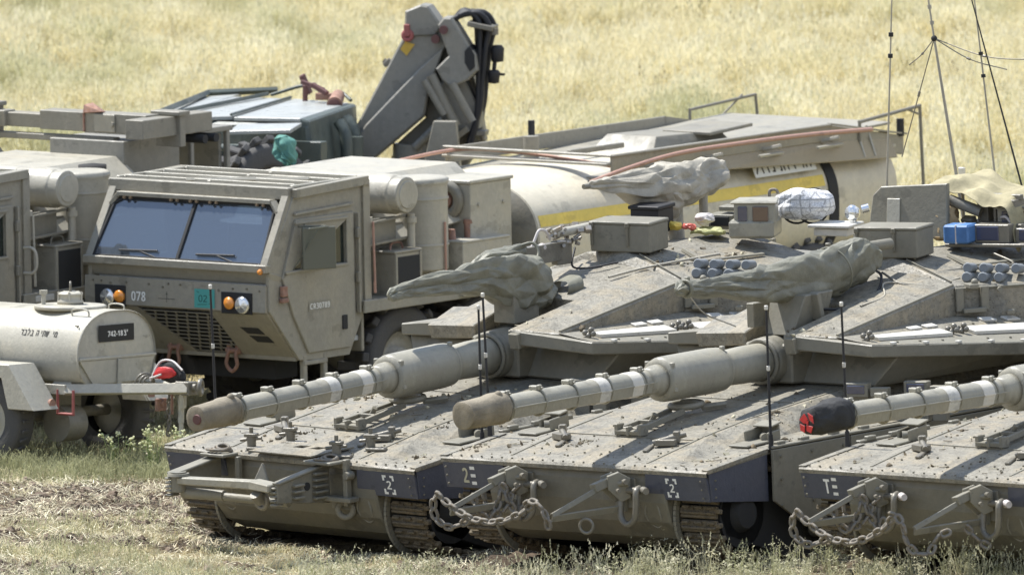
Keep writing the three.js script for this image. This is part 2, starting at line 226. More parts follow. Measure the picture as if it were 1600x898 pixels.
{
  const axis = (lo, a, b, hi, fine) => { const o = []; for (let v = a; v <= b + 1e-6; v += fine) o.push(v); let s = fine, v = a; const l = []; while (v > lo) { s *= 1.22; v -= s; l.push(v); } s = fine; v = b; while (v < hi) { s *= 1.22; v += s; o.push(v); } return l.reverse().concat(o); };
  const xs = axis(-500, -8.5, 9.5, 500, 0.09), zs = axis(-700, -15, 9, 330, 0.09), nx = xs.length, pos = [], col = [], uv = [], idx = [];
  for (const z of zs) for (const x of xs) {
    pos.push(x, groundY(x, z), z); uv.push(x, z);
    const bare = bareness(x, z), f = 0.5 + 0.8 * fbm(x * 1.1, z * 1.1, 8.8, 4), hill = smooth(-13, -18, z), gr = smooth(0.1, 0.5, fbm(x * 0.3, z * 0.25, 12.2, 3));
    let c = [mix(0.30, 0.44, f), mix(0.26, 0.38, f), mix(0.13, 0.21, f)];
    c = c.map((v, i) => mix(v, [0.15, 0.165, 0.075][i], 0.5 * gr));
    c = c.map((v, i) => mix(v, [0.125, 0.093, 0.064][i] * (0.65 + 0.7 * f), bare));
    c = c.map((v, i) => mix(v, [0.62, 0.54, 0.30][i] * (0.75 + 0.5 * f), hill));
    col.push(...c);
  }
  for (let j = 0; j < zs.length - 1; j++) for (let i = 0; i < nx - 1; i++) { const a = j * nx + i, b = a + 1, c = a + nx, d = c + 1; idx.push(a, c, b, b, c, d); }
  const g = new THREE.BufferGeometry(); g.setAttribute('position', new THREE.Float32BufferAttribute(pos, 3)); g.setAttribute('color', new THREE.Float32BufferAttribute(col, 3)); g.setAttribute('uv', new THREE.Float32BufferAttribute(uv, 2)); g.setIndex(idx); g.computeVertexNormals();
  const soil = tex(1024, 1.9, (x, y) => { const b = tfbm(x, y, 1), f = tfbm(x, y, 3), s = N[4](x, y * 0.35) * N[5](x * 0.3, y); let v = 0.62 + (b - 0.5) * 0.7 + (f - 0.5) * 0.5; if (s > 0.6) v += 0.22; return grey(v, 0.06); });
  const ground = new THREE.Mesh(g, new THREE.MeshStandardMaterial({ vertexColors: true, map: soil, bumpMap: grainBump, bumpScale: 0.02, roughness: 1 }));
  ground.name = 'ground'; ground.userData.kind = 'structure'; ground.receiveShadow = ground.castShadow = true; scene.add(ground);
}
// ---------- main battle tanks (x to the vehicle's left, z to its front) ----------
const boltGeo = shared(C([0, 0, 0], [0, 0.016, 0], 0.017, 0.014, 6));
const bolts = (parent, spots, n, r = 1) => stuff(mesh(parent, 'bolts', spots.map((p) => { const g = boltGeo.clone(); g.scale(r, 1, r); g.applyQuaternion(new THREE.Quaternion().setFromUnitVectors(V(0, 1, 0), V(...n).normalize())); g.translate(...p); return g; }), M.tankDark));
const linkCurve = (() => { const p = []; for (let i = 0; i < 16; i++) { const a = i / 16 * Math.PI * 2; p.push([Math.cos(a) * 0.033, Math.sin(a) * 0.033 + (Math.sin(a) > 0 ? 0.024 : -0.024), 0]); } return p; })();
const chainLink = shared(tube(linkCurve, 0.021, 22, 7, true));
const deckRows = [[3.79, 1.235, 1.225], [3.70, 1.262, 1.25], [2.77, 1.43, 1.345], [2.0, 1.535, 1.365], [0.3, 1.685, 1.40], [-3.8, 1.75, 1.47]];   // z, height in the middle, height over the tracks
const deckY = (x, z) => { let i = 0; while (i < deckRows.length - 2 && z < deckRows[i + 1][0]) i++; const a = deckRows[i], b = deckRows[i + 1], t = clamp((a[0] - z) / (a[0] - b[0])), k = clamp((Math.abs(x) - 1.0) / 0.32); return mix(mix(a[1], b[1], t), mix(a[2], b[2], t), k); };
function trackPath() {
  const p = [], c = [3.13, 0.70], r = 0.43;
  for (let z = 2.3; z < c[0]; z += 0.05) p.push([z, c[1] + r]);
  for (let a = 90; a >= -62; a -= 4) p.push([c[0] + r * Math.cos(a * D2R), c[1] + r * Math.sin(a * D2R)]);
  const e = p[p.length - 1]; for (let t = 0.04; t < 1; t += 0.04) p.push([mix(e[0], 2.15, t), mix(e[1], 0.03, t)]);
  for (let z = 2.15; z > -0.6; z -= 0.05) p.push([z, 0.03]);
  return p;
}
const trackLinkGeo = shared([B(0.48, 0.04, 0.10, 0, 0, 0), B(0.46, 0.04, 0.028, 0, 0.032, 0.028), B(0.10, 0.035, 0.03, -0.17, 0.032, -0.03), B(0.10, 0.035, 0.03, 0, 0.032, -0.03), B(0.10, 0.035, 0.03, 0.17, 0.032, -0.03), B(0.08, 0.06, 0.05, 0.25, 0, 0), B(0.08, 0.06, 0.05, -0.25, 0, 0), C([-0.24, 0, 0.062], [0.24, 0, 0.062], 0.022, 0.022, 6)]);
function roadWheel(x, y, z, s) { return [C([x - 0.13 * s, y, z], [x + 0.13 * s, y, z], 0.36, 0.36, 28), C([x + 0.13 * s, y, z], [x + 0.17 * s, y, z], 0.30, 0.2, 24), C([x + 0.13 * s, y, z], [x + 0.24 * s, y, z], 0.11, 0.09, 16)]; }

function buildTank() {
  const t = thing('battle_tank', 'tank', 'tank', 'main battle tanks parked side by side');
  // hull: boat-shaped bow between the tracks, glacis plate above
  mesh(t, 'hull', [extX([[3.72, 1.2], [3.76, 1.08], [3.755, 0.86], [3.69, 0.64], [3.54, 0.46], [3.26, 0.33], [2.85, 0.26], [-3.3, 0.32], [-3.85, 0.9], [-3.8, 1.6], [0.3, 1.55], [2.0, 1.42], [2.77, 1.33]], 0, 2.42, 0.02), B(3.5, 0.35, 6.2, 0, 1.18, -0.55)], M.tankDark);
  const rows = deckRows, cols = [-1.82, -1.32, -1.0, 0, 1.0, 1.32, 1.82], L = [];
  const pt = (z, x, i) => { const [, m, e] = rows[i], k = clamp((Math.abs(x) - 1.0) / 0.32); return [x, mix(m, e, k), rows[i][0]]; };
  for (let i = 0; i < rows.length - 1; i++) for (let j = 0; j < cols.length - 1; j++) { const a = pt(0, cols[j], i), b = pt(0, cols[j + 1], i), c = pt(0, cols[j], i + 1), d = pt(0, cols[j + 1], i + 1); L.push(...a, ...b, ...c, ...b, ...d, ...c); }
  const lip = [[3.79, 1.235], [3.815, 1.19], [3.80, 1.155]];
  for (let j = 0; j < cols.length - 1; j++) { let A = pt(0, cols[j], 0), Bq = pt(0, cols[j + 1], 0); for (const [z, y] of [[3.812, 1.205], [3.805, 1.165], [3.74, 1.15]]) { const c = [cols[j], y, z], d = [cols[j + 1], y, z]; L.push(...c, ...d, ...A, ...d, ...Bq, ...A); A = c; Bq = d; } }
  for (const s of [-1, 1]) for (let i = 0; i < rows.length - 1; i++) { const x = 1.82 * s, a = pt(0, x, i), b = pt(0, x, i + 1), c = [x, a[1] - 0.05, a[2]], d = [x, b[1] - 0.05, b[2]]; if (i === 0) continue; s > 0 ? L.push(...a, ...c, ...b, ...b, ...c, ...d) : L.push(...a, ...b, ...c, ...b, ...d, ...c); }
  mesh(t, 'glacis_plate', tris(L), M.deck);
  // seams and welded strips on the deck
  const strip = (x0, z0, x1, z1, w = 0.03, h = 0.012) => bar([x0, deckY(x0, z0) + h * 0.3, z0], [x1, deckY(x1, z1) + h * 0.3, z1], w, h, 0.003);
  mesh(t, 'deck_seam', [strip(0.93, 3.70, 0.93, 2.78), strip(0.93, 2.76, 0.93, 2.0), strip(0.93, 1.98, 0.93, 0.5), strip(-0.93, 3.7, -0.93, 2.78), strip(-0.93, 2.76, -0.93, 2.02), strip(-0.92, 2.9, 0.92, 2.9, 0.02, 0.008), strip(-0.9, 1.2, 0.9, 1.2, 0.02, 0.008)], M.tank);
  { const sp = []; for (let i = 0; i < 46; i++) { const x = rr(-0.9, 0.95), z = rr(2.2, 3.65); sp.push([x, deckY(x, z), z]); } for (let z = 3.6; z > 2.85; z -= 0.16) for (const x of [-1.72, 1.72]) sp.push([x, deckY(x, z), z]); for (let x = -1.7; x <= 1.7; x += 0.14) sp.push([x, 1.237, 3.775]); bolts(t, sp, [0, 1, 0.12], 0.75); }
  for (const s of [-1, 1]) {
    // mudguard flap with its dark panel, folded side plate
    const flap = mesh(t, 'mudguard', [hull([[1.80 * s, 1.16, 3.80], [0.98 * s, 1.16, 3.80], [1.80 * s, 0.90, 3.74], [0.93 * s, 0.90, 3.74], [1.80 * s, 1.16, 3.77], [0.98 * s, 1.16, 3.77], [1.80 * s, 0.90, 3.71], [0.93 * s, 0.90, 3.71]], 0.004), hull([[1.815 * s, 1.225, 3.77], [1.815 * s, 1.33, 2.8], [1.815 * s, 0.90, 3.72], [1.815 * s, 0.80, 2.8], [1.79 * s, 1.225, 3.77], [1.79 * s, 1.33, 2.8], [1.79 * s, 0.90, 3.72], [1.79 * s, 0.80, 2.8]], 0.003)], M.navy);
    bolts(t, [0.94, 1.03, 1.12].map((y) => [1.74 * s, y, 3.755 + (y - 0.9) * 0.23 + 0.012]).concat([0.94, 1.03, 1.12].map((y) => [1.819 * s, y, 3.66])), [s * 0.5, 0, 1], 0.7);
    mesh(t, 'mudguard_lip', [hull([[1.83 * s, 1.238, 3.79], [1.83 * s, 1.352, 2.8], [1.74 * s, 1.242, 3.79], [1.74 * s, 1.356, 2.8], [1.83 * s, 1.20, 3.79], [1.83 * s, 1.318, 2.8]], 0.004)], M.deck);
    // side skirt plates
    for (let k = 0; k < 5; k++) { const z1 = 2.78 - k * 1.3, z0 = z1 - 1.285; mesh(t, 'skirt_panel', [extX(k ? [[z0, 1.34], [z1, 1.34], [z1, 0.52], [z0, 0.52]] : [[z0, 1.34], [z1, 1.34], [z1, 0.80], [z1 - 0.45, 0.52], [z0, 0.52]], 1.87 * s, 0.035, 0.005)], M.tank); bolts(t, [0.12, 0.64, 1.16].flatMap((d) => [1.26, 1.02, 0.74].map((y) => [1.888 * s, y, z1 - d])), [s, 0, 0], 1.15); }
    mesh(t, 'skirt_rail', [B(0.07, 0.03, 6.5, 1.85 * s, 1.365, -0.47), ...[2.6, 2.2, 1.7, 1.2].map((z) => B(0.06, 0.05, 0.14, 1.83 * s, 1.39, z))], M.tank);
    // track: links round the front wheel, road wheels
    const tr = mesh(t, 'track', [extX([[2.2, 1.07], [3.13, 1.07], [3.38, 0.98], [3.5, 0.75], [3.4, 0.5], [2.15, 0.07], [-3.2, 0.07], [-3.2, 1.07]], 1.55 * s, 0.34, 0.01)], M.dark);
    const path = trackPath(); let acc = 0.2, made = 0;
    for (let i = 1; i < path.length - 1 && made < 44; i++) { const [z0, y0] = path[i - 1], [z1, y1] = path[i], d = Math.hypot(z1 - z0, y1 - y0); acc += d; if (acc >= 0.148) { acc -= 0.148; const m = mesh(tr, 'track_link', trackLinkGeo, M.tread); m.position.set(1.50 * s, y1, z1); m.rotation.x = Math.atan2(-(y1 - y0), z1 - z0); made++; } }
    mesh(t, 'drive_wheel', [C([1.4 * s, 0.70, 3.13], [1.72 * s, 0.70, 3.13], 0.36, 0.36, 26), C([1.72 * s, 0.70, 3.13], [1.80 * s, 0.70, 3.13], 0.2, 0.15, 20)], M.dark);
    for (const z of [1.95, 1.1, 0.2]) mesh(t, 'road_wheel', roadWheel(1.55 * s, 0.42, z, s), M.tankDark);
    { const a = []; for (let d = 86; d >= -70; d -= 6) a.push([1.235 * s, 0.70 + 0.50 * Math.sin(d * D2R), 3.13 + 0.50 * Math.cos(d * D2R)]); mesh(t, 'bow_flange', a.slice(1).map((p, i) => bar(a[i], p, 0.035, 0.07, 0.004)), M.tank); }
    // lamp well on the fender: raised frame with a guard
    mesh(t, 'headlamp_guard', [B(0.26, 0.025, 0.55, 1.45 * s, 1.372, 2.55, 0.04), B(0.24, 0.16, 0.03, 1.45 * s, 1.46, 2.28), B(0.03, 0.13, 0.3, 1.335 * s, 1.44, 2.42, 0.1), B(0.03, 0.10, 0.2, 1.565 * s, 1.43, 2.37, 0.1), B(0.26, 0.02, 0.18, 1.45 * s, 1.545, 2.33, 0.2), C([1.4 * s, 1.41, 2.34], [1.52 * s, 1.41, 2.45], 0.05, 0.05, 12)], M.tank);
    // tie-down clamp
    mesh(t, 'deck_clamp', [B(0.22, 0.07, 0.12, 0.72 * s, deckY(0.72, 3.12) + 0.04, 3.12, 0, 0.4 * s), B(0.07, 0.12, 0.08, 0.78 * s, deckY(0.72, 3.0) + 0.07, 3.02, 0, 0.5), C([0.6 * s, deckY(0.6, 3.2) + 0.05, 3.2], [0.86 * s, deckY(0.8, 2.98) + 0.09, 2.96], 0.035, 0.03, 8), B(0.06, 0.03, 0.2, 0.6 * s, deckY(0.6, 3.3) + 0.02, 3.28, 0.16, 0.3)], M.steel);
    // flexible marker rod with white tips
    const rz = s < 0 ? 0.2 : 0, rod = mesh(t, 'marker_rod', [C([1.845 * s, 1.34, 2.76], [1.86 * s, 2.84, 2.77], 0.016, 0.012, 8), C([1.845 * s, 1.34, 2.76], [1.847 * s, 1.5, 2.76], 0.028, 0.024, 10)], M.black);
    mesh(rod, 'white_tip', [B(0.036, 0.05, 0.036, 1.86 * s, 2.84, 2.77)], M.white); mesh(rod, 'white_tip', [B(0.034, 0.06, 0.034, 1.854 * s, 2.2, 2.766)], M.white); rod.position.z = rz;
    // shackle eye on the bow
    mesh(t, 'hanging_ring', [tube([[0.93, 0.86, 3.74], [0.90, 0.72, 3.72], [0.93, 0.62, 3.66], [1.0, 0.58, 3.64], [1.07, 0.62, 3.66], [1.10, 0.72, 3.72], [1.07, 0.86, 3.74]].map(([x, y, z]) => [x * s, y, z]), 0.012, 26, 6), B(0.2, 0.035, 0.05, 1.0 * s, 0.87, 3.73)], M.tank);
  }
  // gun travel lock folded on the deck
  { const z = 0.03, P = (x, zz, h) => [x, deckY(x, zz) + h, zz]; mesh(t, 'travel_lock', [bar(P(-0.10, 2.85, 0.07), P(-0.06, 2.1, 0.07), 0.05, 0.06), bar(P(0.16, 2.85, 0.07), P(0.12, 2.1, 0.07), 0.05, 0.06), bar(P(-0.12, 2.6, 0.08), P(0.16, 2.6, 0.08), 0.04, 0.05), B(0.36, 0.05, 0.06, 0.03, deckY(0, 2.9) + 0.05, 2.9, 0.16), C([-0.16, deckY(0, 2.84) + 0.06, 2.84], [0.22, deckY(0, 2.84) + 0.06, 2.84], 0.03, 0.03, 10), B(0.05, 0.12, 0.12, -0.13, deckY(0, 2.87) + 0.07, 2.87), B(0.05, 0.12, 0.12, 0.19, deckY(0, 2.87) + 0.07, 2.87), B(0.04, 0.10, 0.08, 0.03, deckY(0, 2.87) + 0.06, 2.9), bar(P(-0.02, 2.8, 0.05), P(-0.02, 2.12, 0.05), 0.03, 0.03), C(P(0.0, 2.5, 0.05), P(0.06, 2.5, 0.14), 0.03, 0.03, 8), T(new THREE.TorusGeometry(0.17, 0.036, 8, 28), 0.03, deckY(0, 1.95) + 0.10, 1.95, Math.PI / 2 + 0.06), bar(P(0.17, 1.86, 0.06), P(0.3, 1.62, 0.05), 0.06, 0.05)], M.tank); }
  // driver's periscopes under the turret edge
  for (const [x, zz] of [[1.28, 0.60], [1.80, 0.24]]) { const y = 1.70, pe = mesh(t, 'periscope', [B(0.27, 0.15, 0.12, x, y, zz, 0, 0.3), B(0.2, 0.32, 0.10, x, y - 0.2, zz - 0.06, 0, 0.3)], M.tank); mesh(t, 'periscope_mount', [B(0.2, 0.10, 0.10, x + 0.26, y - 0.02, zz - 0.06, 0, 0.3), B(0.16, 0.3, 0.10, x + 0.24, y - 0.2, zz - 0.09, 0, 0.3)], M.tank); mesh(pe, 'periscope_glass', [B(0.20, 0.09, 0.02, x + 0.019, y + 0.005, zz + 0.058, 0, 0.3)], M.lens); }

  // ---- turret: flat wedge with a wide overhanging rim ----
  const zr = -3.9;
  const tur = mesh(t, 'turret', [
    hull(mirror([[1.3, 1.72, 0.35], [1.45, 1.72, -3.3], [1.5, 2.0, 0.2], [1.7, 1.95, -3.3]]), 0.02),
    hull([[0.42, 2.12, 0.74], [1.02, 2.09, 0.62], [1.5, 2.06, 0.60], [2.02, 1.89, -1.37], [2.0, 1.85, -3.3], [1.3, 1.85, zr], [0.42, 2.05, -0.4], [1.02, 2.21, 0.62], [1.5, 2.17, 0.60], [2.03, 2.01, -1.37], [2.0, 1.98, -3.3], [0.42, 2.25, 0.74], [0.5, 2.2, -3.6]], 0.012),
    hull([[-1.02, 2.05, 0.25], [-1.5, 2.05, 0.35], [-2.02, 1.89, -1.37], [-2.0, 1.85, -3.3], [-1.3, 1.85, zr], [-0.5, 2.05, -0.4], [-1.02, 2.19, 0.25], [-1.5, 2.15, 0.35], [-2.03, 2.01, -1.37], [-2.0, 1.98, -3.3], [-0.5, 2.2, -3.6]], 0.012),
  ], M.tank);
  mesh(tur, 'roof_plate', [
    hull([[0.44, 2.26, 0.735], [1.02, 2.235, 0.60], [1.02, 2.56, -1.44], [0.44, 2.1, 0.735], [1.02, 2.1, 0.60], [1.02, 2.2, -1.44], [0.44, 2.66, -1.44], [0.44, 2.1, -1.44]], 0.012),
    hull([[1.02, 2.555, -1.445], [1.42, 2.53, -2.15], [1.42, 2.55, -3.4], [0, 2.80, -1.60], [0, 2.81, -3.5], [-0.5, 2.77, -1.55], [-1.02, 2.555, -1.445], [-1.42, 2.53, -2.15], [-1.42, 2.55, -3.4], [1.04, 2.0, -1.40], [1.48, 2.0, -2.12], [1.48, 2.0, -3.4], [-1.04, 2.0, -1.40], [-1.48, 2.0, -2.12], [-1.48, 2.0, -3.4]], 0.012),
    hull([[0.44, 2.44, -0.42], [0.44, 2.66, -1.44], [-0.5, 2.44, -0.42], [-0.5, 2.70, -1.47], [0.44, 2.0, -0.42], [-0.5, 2.0, -0.42], [0.44, 2.0, -1.5], [-0.5, 2.0, -1.5]], 0.008),
    hull([[-0.36, 2.34, 0.05], [-1.02, 2.24, 0.1], [-1.02, 2.555, -1.43], [-0.36, 2.67, -1.43], [-0.36, 2.05, 0.05], [-1.02, 2.05, 0.1], [-1.02, 2.05, -1.43], [-0.36, 2.05, -1.43]], 0.01)], M.deck);
  mesh(tur, 'cheek_block', [hull([[-0.37, 2.215, 0.44], [-1.12, 2.165, 0.34], [-0.37, 2.09, 0.42], [-1.12, 2.03, 0.30], [-0.37, 2.36, -0.05], [-1.3, 2.27, -0.25], [-0.37, 2.1, -0.05], [-1.3, 2.1, -0.25]], 0.012)], M.deck);
  mesh(tur, 'nose_block', [B(0.13, 0.17, 0.5, 0.50, 2.185, 0.53, 0.17, 0.05), B(0.03, 0.14, 0.3, 0.40, 2.1, 0.5)], M.tank);
  mesh(tur, 'roof_seam', [bar([0.60, 2.265, 0.68], [0.60, 2.61, -1.3], 0.02, 0.012, 0.003), bar([1.0, 2.26, 0.57], [1.0, 2.575, -1.4], 0.035, 0.03, 0.004), bar([0.2, 2.79, -1.62], [0.95, 2.6, -1.45], 0.02, 0.012, 0.003), bar([0.75, 2.71, -2.0], [0.85, 2.69, -2.9], 0.05, 0.02, 0.003), bar([0.75, 2.71, -2.0], [0.3, 2.78, -2.2], 0.04, 0.02, 0.003), bar([1.05, 2.53, -1.46], [1.44, 2.52, -2.15], 0.03, 0.03, 0.004), bar([1.44, 2.52, -2.15], [1.44, 2.54, -3.3], 0.03, 0.03, 0.004)], M.tank);
  // rails and lugs on the left shelf
  const lerp3 = (p, q, t) => p.map((v, i) => mix(v, q[i], t)), outer = (t) => lerp3([1.5, 2.185, 0.60], [2.03, 2.02, -1.37], t), inner = (t) => t <= 1 ? lerp3([1.02, 2.245, 0.60], [1.05, 2.25, -1.42], t) : lerp3([1.05, 2.25, -1.42], [1.6, 2.16, -3.1], (t - 1) / 0.9), shelf = (t, k, up = 0) => { const p = lerp3(outer(t), inner(t), k); p[1] += up; return p; };
  { const L = []; for (let i = 0; i < 19; i++) { const t0 = i / 10, t1 = (i + 1) / 10; for (const [k0, k1] of [[0, 0.5], [0.5, 1]]) { const a = shelf(t0, k0), b = shelf(t1, k0), c = shelf(t0, k1), d = shelf(t1, k1); L.push(...a, ...b, ...c, ...b, ...d, ...c); } const a = outer(t0), b = outer(t1), e = [a[0], a[1] - 0.05, a[2]], f = [b[0], b[1] - 0.05, b[2]]; L.push(...e, ...f, ...a, ...f, ...b, ...a); } mesh(tur, 'shelf_plate', tris(L), M.deck); }
  const plank = (t0, t1, k0, k1, h) => hull([shelf(t0, k0, h), shelf(t1, k0, h), shelf(t0, k1, h), shelf(t1, k1, h), shelf(t0, k0, 0.005), shelf(t1, k0, 0.005), shelf(t0, k1, 0.005), shelf(t1, k1, 0.005)], 0.004);
  for (const [a, b] of [[0.13, 0.64], [0.80, 1.34]]) { const rail = mesh(tur, 'lit_stowage_rail', [plank(a, b, 0.34, 0.56, 0.035)], M.white); for (const d of [a - 0.045, b + 0.045]) stuff(mesh(rail, 'rail_lug', [[0, 0, 0.02], [0.05, 0.02, 0.0], [-0.04, 0.03, 0.03], [0.02, 0.06, 0.0]].map(([x, y, z]) => T(new THREE.IcosahedronGeometry(0.034, 1), ...shelf(d, 0.45, 0.02).map((v, i) => v + [x, y, z][i]))), M.steel)); }  // rails coloured white to hold the sunlight on their tops
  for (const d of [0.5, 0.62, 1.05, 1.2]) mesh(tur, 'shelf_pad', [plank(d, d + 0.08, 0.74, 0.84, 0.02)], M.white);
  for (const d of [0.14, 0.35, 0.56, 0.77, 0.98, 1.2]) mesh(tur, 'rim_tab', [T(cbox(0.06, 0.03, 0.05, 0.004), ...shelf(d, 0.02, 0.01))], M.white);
  mesh(tur, 'shelf_seam', [bar(shelf(0.25, 0.66, 0.004), shelf(1.5, 0.66, 0.004), 0.02, 0.012, 0.003)], M.tank);
  bolts(tur, [0.2, 0.35, 0.5, 0.65, 0.8, 0.95, 1.1].map((d) => shelf(d, 0.7)).concat([0.2, 0.35, 0.5, 0.8, 0.95].map((d) => shelf(d, 0.15))), [0.2, 1, 0], 1);
  mesh(tur, 'lock_bracket', [B(0.2, 0.05, 0.10, 1.14, 2.56, -1.54, 0, -0.5), B(0.05, 0.26, 0.09, 1.07, 2.42, -1.42, 0, -0.5), B(0.05, 0.26, 0.09, 1.22, 2.42, -1.66, 0, -0.5), B(0.26, 0.05, 0.12, 1.16, 2.3, -1.54, 0, 1.05), T(new THREE.IcosahedronGeometry(0.04, 1), 1.18, 2.6, -1.55)], M.tank);
  mesh(tur, 'wall_lug', [B(0.07, 0.05, 0.12, 1.42, 2.26, -1.86, 0, 0.5), B(0.07, 0.05, 0.12, 1.56, 2.24, -2.12, 0, 0.5), B(0.07, 0.05, 0.12, 1.62, 2.22, -2.4, 0, 0.2), C([1.3, 2.5, -1.82], [1.33, 2.5, -1.8], 0.03, 0.03, 8)], M.tank);
  for (let i = 0; i < 7; i++) { const row = i < 3 ? 0 : 1, k = row ? i - 3 : i, d = V(0.45, 0.22, 0.86).normalize(), b = [0.92 + k * 0.115 + row * -0.02 + (row ? 0 : 0.04), 2.615 + row * 0.085 - k * 0.012, -1.72 - k * 0.13 - row * 0.1]; mesh(tur, 'smoke_grenade_tube', [C([b[0] - d.x * 0.18, b[1] - d.y * 0.05, b[2] - d.z * 0.18], [b[0] + d.x * 0.1, b[1] + d.y * 0.10, b[2] + d.z * 0.1], 0.052, 0.052, 16), C([b[0] + d.x * 0.1, b[1] + d.y * 0.10, b[2] + d.z * 0.1], [b[0] + d.x * 0.12, b[1] + d.y * 0.115, b[2] + d.z * 0.12], 0.056, 0.045, 16)], M.tube); }
  // ammunition box with latches
  const box = mesh(tur, 'equipment_box', [B(0.72, 0.30, 0.46, -0.09, 2.955, -1.78, 0, 0.28, 0, 0.012), B(0.74, 0.035, 0.48, -0.09, 3.12, -1.78, 0, 0.28, 0, 0.01)], M.tank);
  mesh(box, 'latch', [[-0.33, 0.235], [0.10, 0.235]].flatMap(([x, z]) => { const c = Math.cos(0.28), s = Math.sin(0.28), X = -0.09 + x * c + z * s, Z = -1.78 - x * s + z * c; return [B(0.03, 0.22, 0.025, X, 2.98, Z + 0.01, 0, 0.28), B(0.05, 0.06, 0.04, X, 3.1, Z + 0.01, 0, 0.28)]; }), M.tankDark);
  mesh(box, 'label_slot', [B(0.018, 0.2, 0.012, -0.02, 2.96, -1.575, 0, 0.28)], M.black);
  // sight head: drum with two windows
  const sight = mesh(tur, 'sight_head', [hull([[0.42, 2.86, -2.86], [0.80, 2.86, -3.10], [0.60, 2.86, -3.45], [0.24, 2.86, -3.2], [0.42, 3.0, -2.86], [0.80, 3.0, -3.10], [0.60, 3.0, -3.45], [0.24, 3.0, -3.2]], 0.03), hull([[0.45, 3.0, -2.90], [0.82, 3.0, -3.12], [0.60, 3.0, -3.42], [0.27, 3.0, -3.2], [0.45, 3.2, -2.90], [0.82, 3.2, -3.12], [0.60, 3.2, -3.42], [0.27, 3.2, -3.2]], 0.015), hull([[0.43, 3.22, -2.86], [0.86, 3.22, -3.12], [0.60, 3.22, -3.44], [0.25, 3.22, -3.2]], 0.014)], M.barrel);
  { const w = (f, wd, mat) => mesh(sight, 'sight_window', [B(wd, 0.16, 0.02, mix(0.45, 0.82, f) - 0.0 + 0.012, 3.1, mix(-2.90, -3.12, f) + 0.02, 0, 0.535)], mat); w(0.2, 0.10, M.lens); w(0.66, 0.17, M.maroonGlass); }
  mesh(tur, 'turret_basket', [B(2.6, 0.5, 0.7, 0, 2.25, -4.1), ...[-1.2, -0.4, 0.4, 1.2].map((x) => B(0.05, 0.6, 0.05, x, 2.3, -4.45))], M.tank);
  { const sp = []; for (let i = 0; i < 30; i++) { const x = rr(0.48, 0.98), z = rr(-1.3, 0.6); sp.push([x, 2.245 + (0.62 - z) * 0.155 + (1 - x) * 0.1 - 0.02, z]); } bolts(tur, sp, [0, 1, 0.15], 0.8); }
  bolts(tur, [0.48, 0.55, 0.7, 0.9, 1.1].map((x) => [x, 2.17, 0.745 - (x - 0.42) * 0.2]), [0, 0, 1], 1);

  // ---- gun ----
  const gun = new THREE.Group(); gun.name = 'gun'; gun.position.set(0.02, 1.95, 0.5); t.add(gun);
  const rounds = (pr, x = 0) => latheZ(pr.map(([r, z]) => [r, z]), 32);
  mesh(gun, 'mantlet', [hull(mirror([[0.36, -0.25, -0.6], [0.36, 0.2, -0.6], [0.30, -0.22, 0.02], [0.30, 0.16, 0.02]]), 0.02), rounds([[0, -0.3], [0.27, -0.3], [0.255, 0.10], [0.215, 0.14], [0, 0.14]]), T(new THREE.TorusGeometry(0.225, 0.025, 8, 26), 0, 0, 0.17)], M.tank);
  mesh(gun, 'gun_root', [rounds([[0, 0.1], [0.20, 0.1], [0.20, 0.5], [0.185, 0.86], [0, 0.87]])], M.barrel);
  mesh(gun, 'fume_extractor', [rounds([[0, 0.86], [0.15, 0.86], [0.205, 0.885], [0.236, 0.92], [0.242, 1.0], [0.242, 1.72], [0.240, 1.82], [0.225, 1.875], [0.165, 1.885], [0, 1.88]]), T(new THREE.TorusGeometry(0.212, 0.022, 8, 30), 0, 0, 0.89), T(new THREE.TorusGeometry(0.233, 0.009, 6, 30), 0, 0, 1.66), B(0.05, 0.06, 0.05, 0.17, 0.16, 1.84), B(0.05, 0.06, 0.05, -0.17, 0.16, 1.84), B(0.05, 0.05, 0.05, 0.08, 0.23, 0.9), B(0.05, 0.05, 0.05, 0.2, -0.1, 1.84)], M.barrel);
  mesh(gun, 'collar', [rounds([[0, 1.86], [0.17, 1.88], [0.165, 1.96], [0.14, 2.0], [0.148, 2.12], [0, 2.12]])], M.barrel);
  mesh(gun, 'thermal_sleeve', [rounds([[0, 2.05], [0.134, 2.05], [0.134, 2.82], [0.131, 2.83], [0.131, 3.36], [0.129, 3.37], [0.129, 4.42], [0, 4.45]]), B(0.296, 0.016, 2.36, 0, 0.004, 3.24, 0, 0, 0, 0.003), hull([[0.139, 0.0, 2.06], [0.105, -0.104, 2.06], [0.139, 0.0, 4.42], [0.105, -0.104, 4.42], [-0.139, 0.0, 2.06], [-0.105, -0.104, 2.06], [-0.139, 0.0, 4.42], [-0.105, -0.104, 4.42]], 0.002)], M.barrel);
  for (const z of [2.22, 2.79, 3.35, 3.88, 4.40]) mesh(gun, 'sleeve_clamp', [T(new THREE.TorusGeometry(0.142, 0.011, 6, 28), 0, 0, z), B(0.11, 0.045, 0.075, -0.02, 0.15, z), B(0.04, 0.06, 0.05, 0.045, 0.155, z), C([-0.09, 0.15, z], [0.09, 0.15, z], 0.012, 0.012, 6)], M.barrel);
  for (const z of [2.36, 2.90]) mesh(gun, 'white_band', [rounds([[0.132, z - 0.085], [0.1395, z - 0.084], [0.1395, z + 0.084], [0.132, z + 0.085]]), B(0.302, 0.022, 0.168, 0, 0.004, z, 0, 0, 0, 0.002), hull([[0.143, 0.0, z - 0.083], [0.109, -0.108, z - 0.083], [0.143, 0.0, z + 0.083], [0.109, -0.108, z + 0.083], [-0.143, 0.0, z - 0.083], [-0.109, -0.108, z - 0.083], [-0.143, 0.0, z + 0.083], [-0.109, -0.108, z + 0.083]], 0.001)], M.white);
